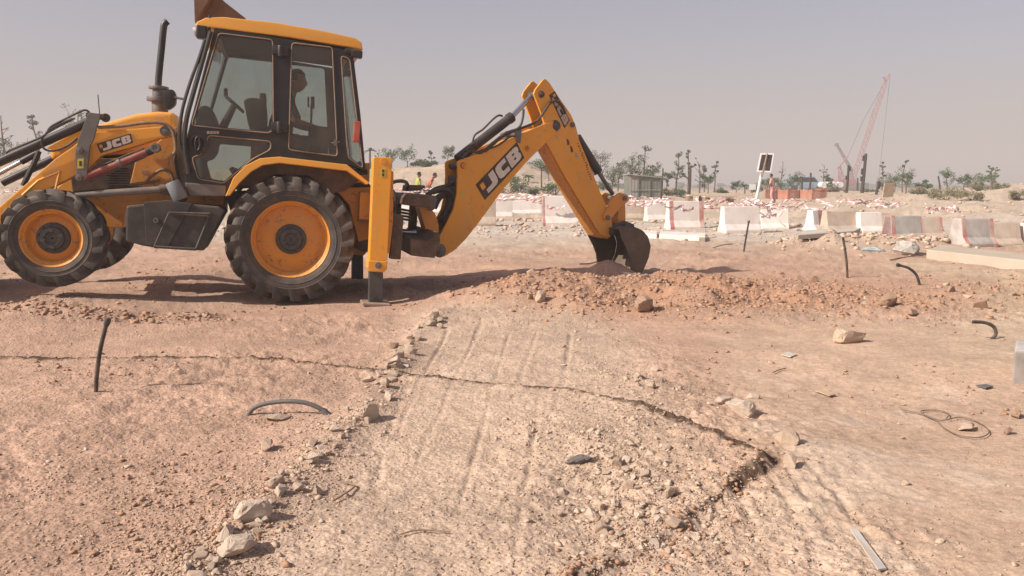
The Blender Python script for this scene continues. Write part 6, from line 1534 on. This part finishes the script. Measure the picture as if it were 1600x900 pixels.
TL = [
 (922, 54, 246, 36, 'young', 'green tree half hidden behind the dipper arm', 'leaf'), (957, 50, 270, 34, 'young', 'low leafy tree between the bucket cylinder and the hut', 'leaf_grey'), (1022, 60, 262, 30, 'young', 'hazy tree behind the right end of the hut', 'leaf_grey'), (857, 50, 262, 30, 'young', 'low tree close right of the framed umbrella tree', 'leaf'), (826, 47, 276, 22, 'palm', 'young palm left of the framed umbrella tree', 'leaf'), (886, 48, 285, 40, 'bush', 'scrub against the inner side of the dipper arm', 'leaf_dry'),
 (1128, 70, 293, 34, 'bush', 'low far scrub in the gap left of the solar panel', 'leaf_grey'), (1150, 72, 288, 20, 'young', 'tiny hazy tree left of the round palm', 'leaf_grey'), (1215, 60, 296, 40, 'bush', 'scrub behind the orange mesh fence', 'leaf'), (1300, 110, 286, 40, 'bush', 'far hazy trees behind the wooden shelter', 'leaf_grey'),
 (12, 62, 178, 34, 'bare', 'bare thin tree at the far left edge', 'leaf_grey'), (64, 60, 180, 30, 'sparse', 'sparse sapling above the black tilt cylinder', 'leaf_grey'), (40, 60, 206, 70, 'bush', 'broad grey green bush above the loader arm at left', 'leaf_grey'), (4, 62, 208, 40, 'bush', 'dark bush at the far left edge', 'leaf'), (128, 62, 174, 60, 'sparse', 'thin tree behind the top of the loader lever', 'leaf_grey'), (100, 62, 200, 50, 'bush', 'low bush behind the tilt cylinder', 'leaf_grey'),
 (579, 58, 219, 22, 'palm', 'young palm right of the cab rear window', 'leaf'), (612, 60, 240, 34, 'young', 'leafy young tree right of the stabiliser top', 'leaf'), (636, 60, 238, 36, 'young', 'dense small tree between stabiliser and boom', 'leaf'), (672, 58, 252, 30, 'bush', 'green bush on the slope left of the boom foot', 'leaf'), (674, 60, 236, 12, 'sparse', 'very thin sapling left of the boom foot', 'leaf'), (701, 60, 234, 26, 'young', 'green tree top right above the boom foot', 'leaf'), (655, 59, 262, 28, 'bush', 'small bush low on the sand slope behind the king post', 'leaf_grey'), (592, 57, 262, 26, 'bush', 'dark bush right beside the cab rear corner', 'leaf'),
 (846, 46, 238, 46, 'umbrella', 'umbrella shaped green tree framed between boom and dipper', 'leaf'), (812, 45, 272, 60, 'bush', 'wide green bush under the boom lettering', 'leaf'), (868, 44, 282, 40, 'bush', 'green bush right of the framed umbrella tree', 'leaf'), (798, 43, 288, 50, 'bush', 'low grey scrub left under the framed tree', 'leaf_grey'), (835, 42, 290, 44, 'bush', 'grey scrub at the foot of the framed umbrella tree', 'leaf_grey'),
 (940, 56, 242, 44, 'young', 'loose green tree directly right of the dipper arm', 'leaf_grey'), (965, 60, 254, 30, 'young', 'smaller hazy tree right of the dipper arm', 'leaf_grey'), (950, 52, 282, 40, 'bush', 'low bush behind the bucket cylinder rod', 'leaf_grey'), (1006, 56, 226, 34, 'sparse', 'tallest sparse tree rising behind the metal hut', 'leaf'), (984, 56, 244, 34, 'young', 'leafy tree at the left end of the metal hut', 'leaf_grey'), (1000, 58, 252, 50, 'young', 'leafy tree right behind the metal hut roof', 'leaf_grey'),
 (1056, 54, 238, 24, 'young', 'left of the pair of tall dark saplings right of the hut', 'leaf'), (1075, 54, 233, 24, 'sparse', 'right of the pair of tall dark saplings right of the hut', 'leaf'), (1093, 58, 249, 24, 'bare', 'nearly bare sapling right of the dark sapling pair', 'leaf_grey'), (1106, 58, 277, 22, 'young', 'small round tree in the gap before the far plain', 'leaf'), (1043, 54, 270, 18, 'young', 'hazy small tree between hut and sapling pair', 'leaf_grey'), (1062, 50, 294, 50, 'bush', 'low scrub at the foot of the sapling pair', 'leaf_grey'), (1042, 50, 293, 30, 'bush', 'low pale scrub right of the hut', 'leaf_dry'),
 (1164, 60, 284, 26, 'palm', 'round young palm left of the solar panel pole', 'leaf'), (1199, 58, 274, 32, 'umbrella', 'flat topped green tree right of the solar panel pole', 'leaf'), (1240, 66, 277, 26, 'young', 'dark green tree left of the two dark poles', 'leaf'), (1222, 68, 288, 30, 'young', 'hazy low tree right of the flat topped tree', 'leaf_grey'), (1285, 90, 256, 18, 'bare', 'thin bare tree left of the cranes', 'leaf_grey'), (1268, 95, 284, 34, 'bush', 'far hazy bush left of the cranes', 'leaf_grey'), (1180, 75, 290, 30, 'bush', 'low far scrub behind the solar panel pole', 'leaf_grey'),
 (1397, 58, 278, 28, 'young', 'left tree of the trio right of the short pole', 'leaf'), (1415, 56, 271, 34, 'young', 'tallest tree of the trio right of the short pole', 'leaf'), (1382, 66, 288, 26, 'young', 'low hazy tree right behind the short dark pole', 'leaf_grey'), (1443, 56, 284, 32, 'umbrella', 'small flat tree left of the leaning bare trunk', 'leaf'), (1480, 58, 270, 26, 'young', 'two tiered tree right of the leaning bare trunk', 'leaf'), (1507, 58, 278, 26, 'young', 'small tree left of the broad dark crowned one at right', 'leaf'), (1525, 58, 268, 44, 'umbrella', 'broad dark crowned tree on the mound at right', 'leaf'), (1530, 57, 291, 18, 'young', 'bright green small tree under the broad crowned one', 'leaf'),
 (1455, 46, 308, 60, 'bush', 'dry olive scrub left on the mound', 'leaf_dry'), (1495, 45, 305, 70, 'bush', 'dry olive scrub in the middle of the mound', 'leaf_dry'), (1530, 48, 303, 60, 'bush', 'dry olive scrub right on the mound top', 'leaf_dry'), (1480, 40, 316, 70, 'bush', 'low dry scrub at the near foot of the mound', 'leaf_dry'), (1520, 40, 317, 50, 'bush', 'low dry scrub right at the near foot of the mound', 'leaf_dry'), (1592, 40, 322, 30, 'bush', 'small dry bush at the right picture edge', 'leaf_dry'), (1360, 75, 296, 30, 'bush', 'hazy bush at the foot of the tallest pole', 'leaf_grey'), (1430, 52, 305, 40, 'bush', 'dry scrub below the trio of trees', 'leaf_dry'), (1560, 50, 302, 36, 'bush', 'low dry tuft beside the lone thin pole', 'leaf_dry'),
]
for i, (px, Y, yt, w, st__, lab, lf_) in enumerate(TL):
    tree(px, Y, yt, w, st__, lab, lf_, seed=i, group='young trees planted beyond the barriers' if st__ != 'bush' else 'scrub beyond the barriers')
random.seed(31)
for k in range(22):     # thin saplings in the hazy rows behind
    px = random.choice((random.uniform(565, 720), random.uniform(900, 1130), random.uniform(1180, 1300), random.uniform(1370, 1570))); Y = random.uniform(66, 92)
    tree(px, Y, 290 - random.uniform(8, 42) - (16 if px < 760 else 0), random.uniform(10, 20), random.choice(('sparse', 'sparse', 'bare', 'young')), 'thin hazy sapling in the far rows of young trees', random.choice(('leaf', 'leaf_grey')), seed=200 + k, group='thin saplings in the far rows')
# far-off wood line
xs = []; m_ = MB(); rq = random.Random(3)
for k in range(420):
    a = rq.uniform(-.9, .9); Y = rq.uniform(260, 900); p = Vector((a * Y, Y, gz(a * Y, Y))); h = rq.uniform(1.2, 3.2); w = h * rq.uniform(.8, 2)
    V, Fh = rv(k % 40); m_.add([(p.x + v[0] * w, p.y + v[1] * w, p.z + h * .45 + v[2] * h * .8) for v in V], Fh.tolist())
kind(tag(link('distant_scrub', m_.mesh('distant_scrub', 'leaf_grey')), 'far hazy scrub dotted over the plain at the horizon', 'scrub'), 'stuff')

# ================================================================== WORKERS
def standing(px, Y, h, label, shirt, legs, bend=0.0, rz=0.0):
    b0 = gpy(px, Y); k = h / 1.75
    def v(x, y_, z): return Vector((x + bend * max(0, z - .95), y_, z - .25 * bend * max(0, z - .95))) * k
    J = dict(pelvis=v(0, 0, .95), waist=v(0, 0, 1.12), chest=v(0, 0, 1.35), neck0=v(.01, 0, 1.50), neck1=v(.02, 0, 1.58), shl=v(0, .19, 1.42), ell=v(.06, .25, 1.14), wrl=v(.22, .22, .98), hal=v(.27, .21, .94), shr=v(0, -.19, 1.42), elr=v(.02, -.26, 1.14), wrr=v(.18, -.24, .94), har=v(.22, -.23, .89),
             hipl=v(0, .09, .90), knl=v(.05, .10, .50), anl=v(-.03, .11, .09), tol=v(.12, .12, .04), hipr=v(0, -.09, .90), knr=v(-.02, -.10, .50), anr=v(-.12, -.11, .09), tor=v(.02, -.12, .04))
    J = {a: tuple(b_) for a, b_ in J.items()}
    o = person('person', J, v(.04, 0, 1.66), 0, cloth=shirt, legs=legs, rh=.105 * k); o.location = b0; o.rotation_euler = (0, 0, rz); tag(o, label, 'person'); return o
standing(652, 38, 1.70, 'worker in a yellow green vest behind the king post', 'vest_yellow', 'trousers', .1, .5)
standing(667, 38, 1.72, 'worker in an orange jacket leaning forward behind the king post', 'vest_orange', 'trousers', .5, .2)
standing(1208, 43, 1.55, 'figure in faded pink cloth beside the orange mesh fence', 'cloth_pink', 'cloth_pink', .15, 2.5)

# ================================================================== DUSTY AIR
hz_ = MB().box((0, 3000, 22), (14000, 18500, 50)).mesh('haze', None)
hm = bpy.data.materials.new('haze'); hm.use_nodes = True; t = hm.node_tree; t.nodes.clear()
pv = N(t, 'ShaderNodeVolumePrincipled'); pv.inputs['Density'].default_value = .0028; pv.inputs['Color'].default_value = (.93, .86, .82, 1); pv.inputs['Anisotropy'].default_value = 0.0
ou = N(t, 'ShaderNodeOutputMaterial'); t.links.new(pv.outputs[0], ou.inputs['Volume']); hz_.materials.append(hm)
kind(tag(link('haze', hz_), 'pale dusty haze filling the air over the site', 'haze'), 'stuff')
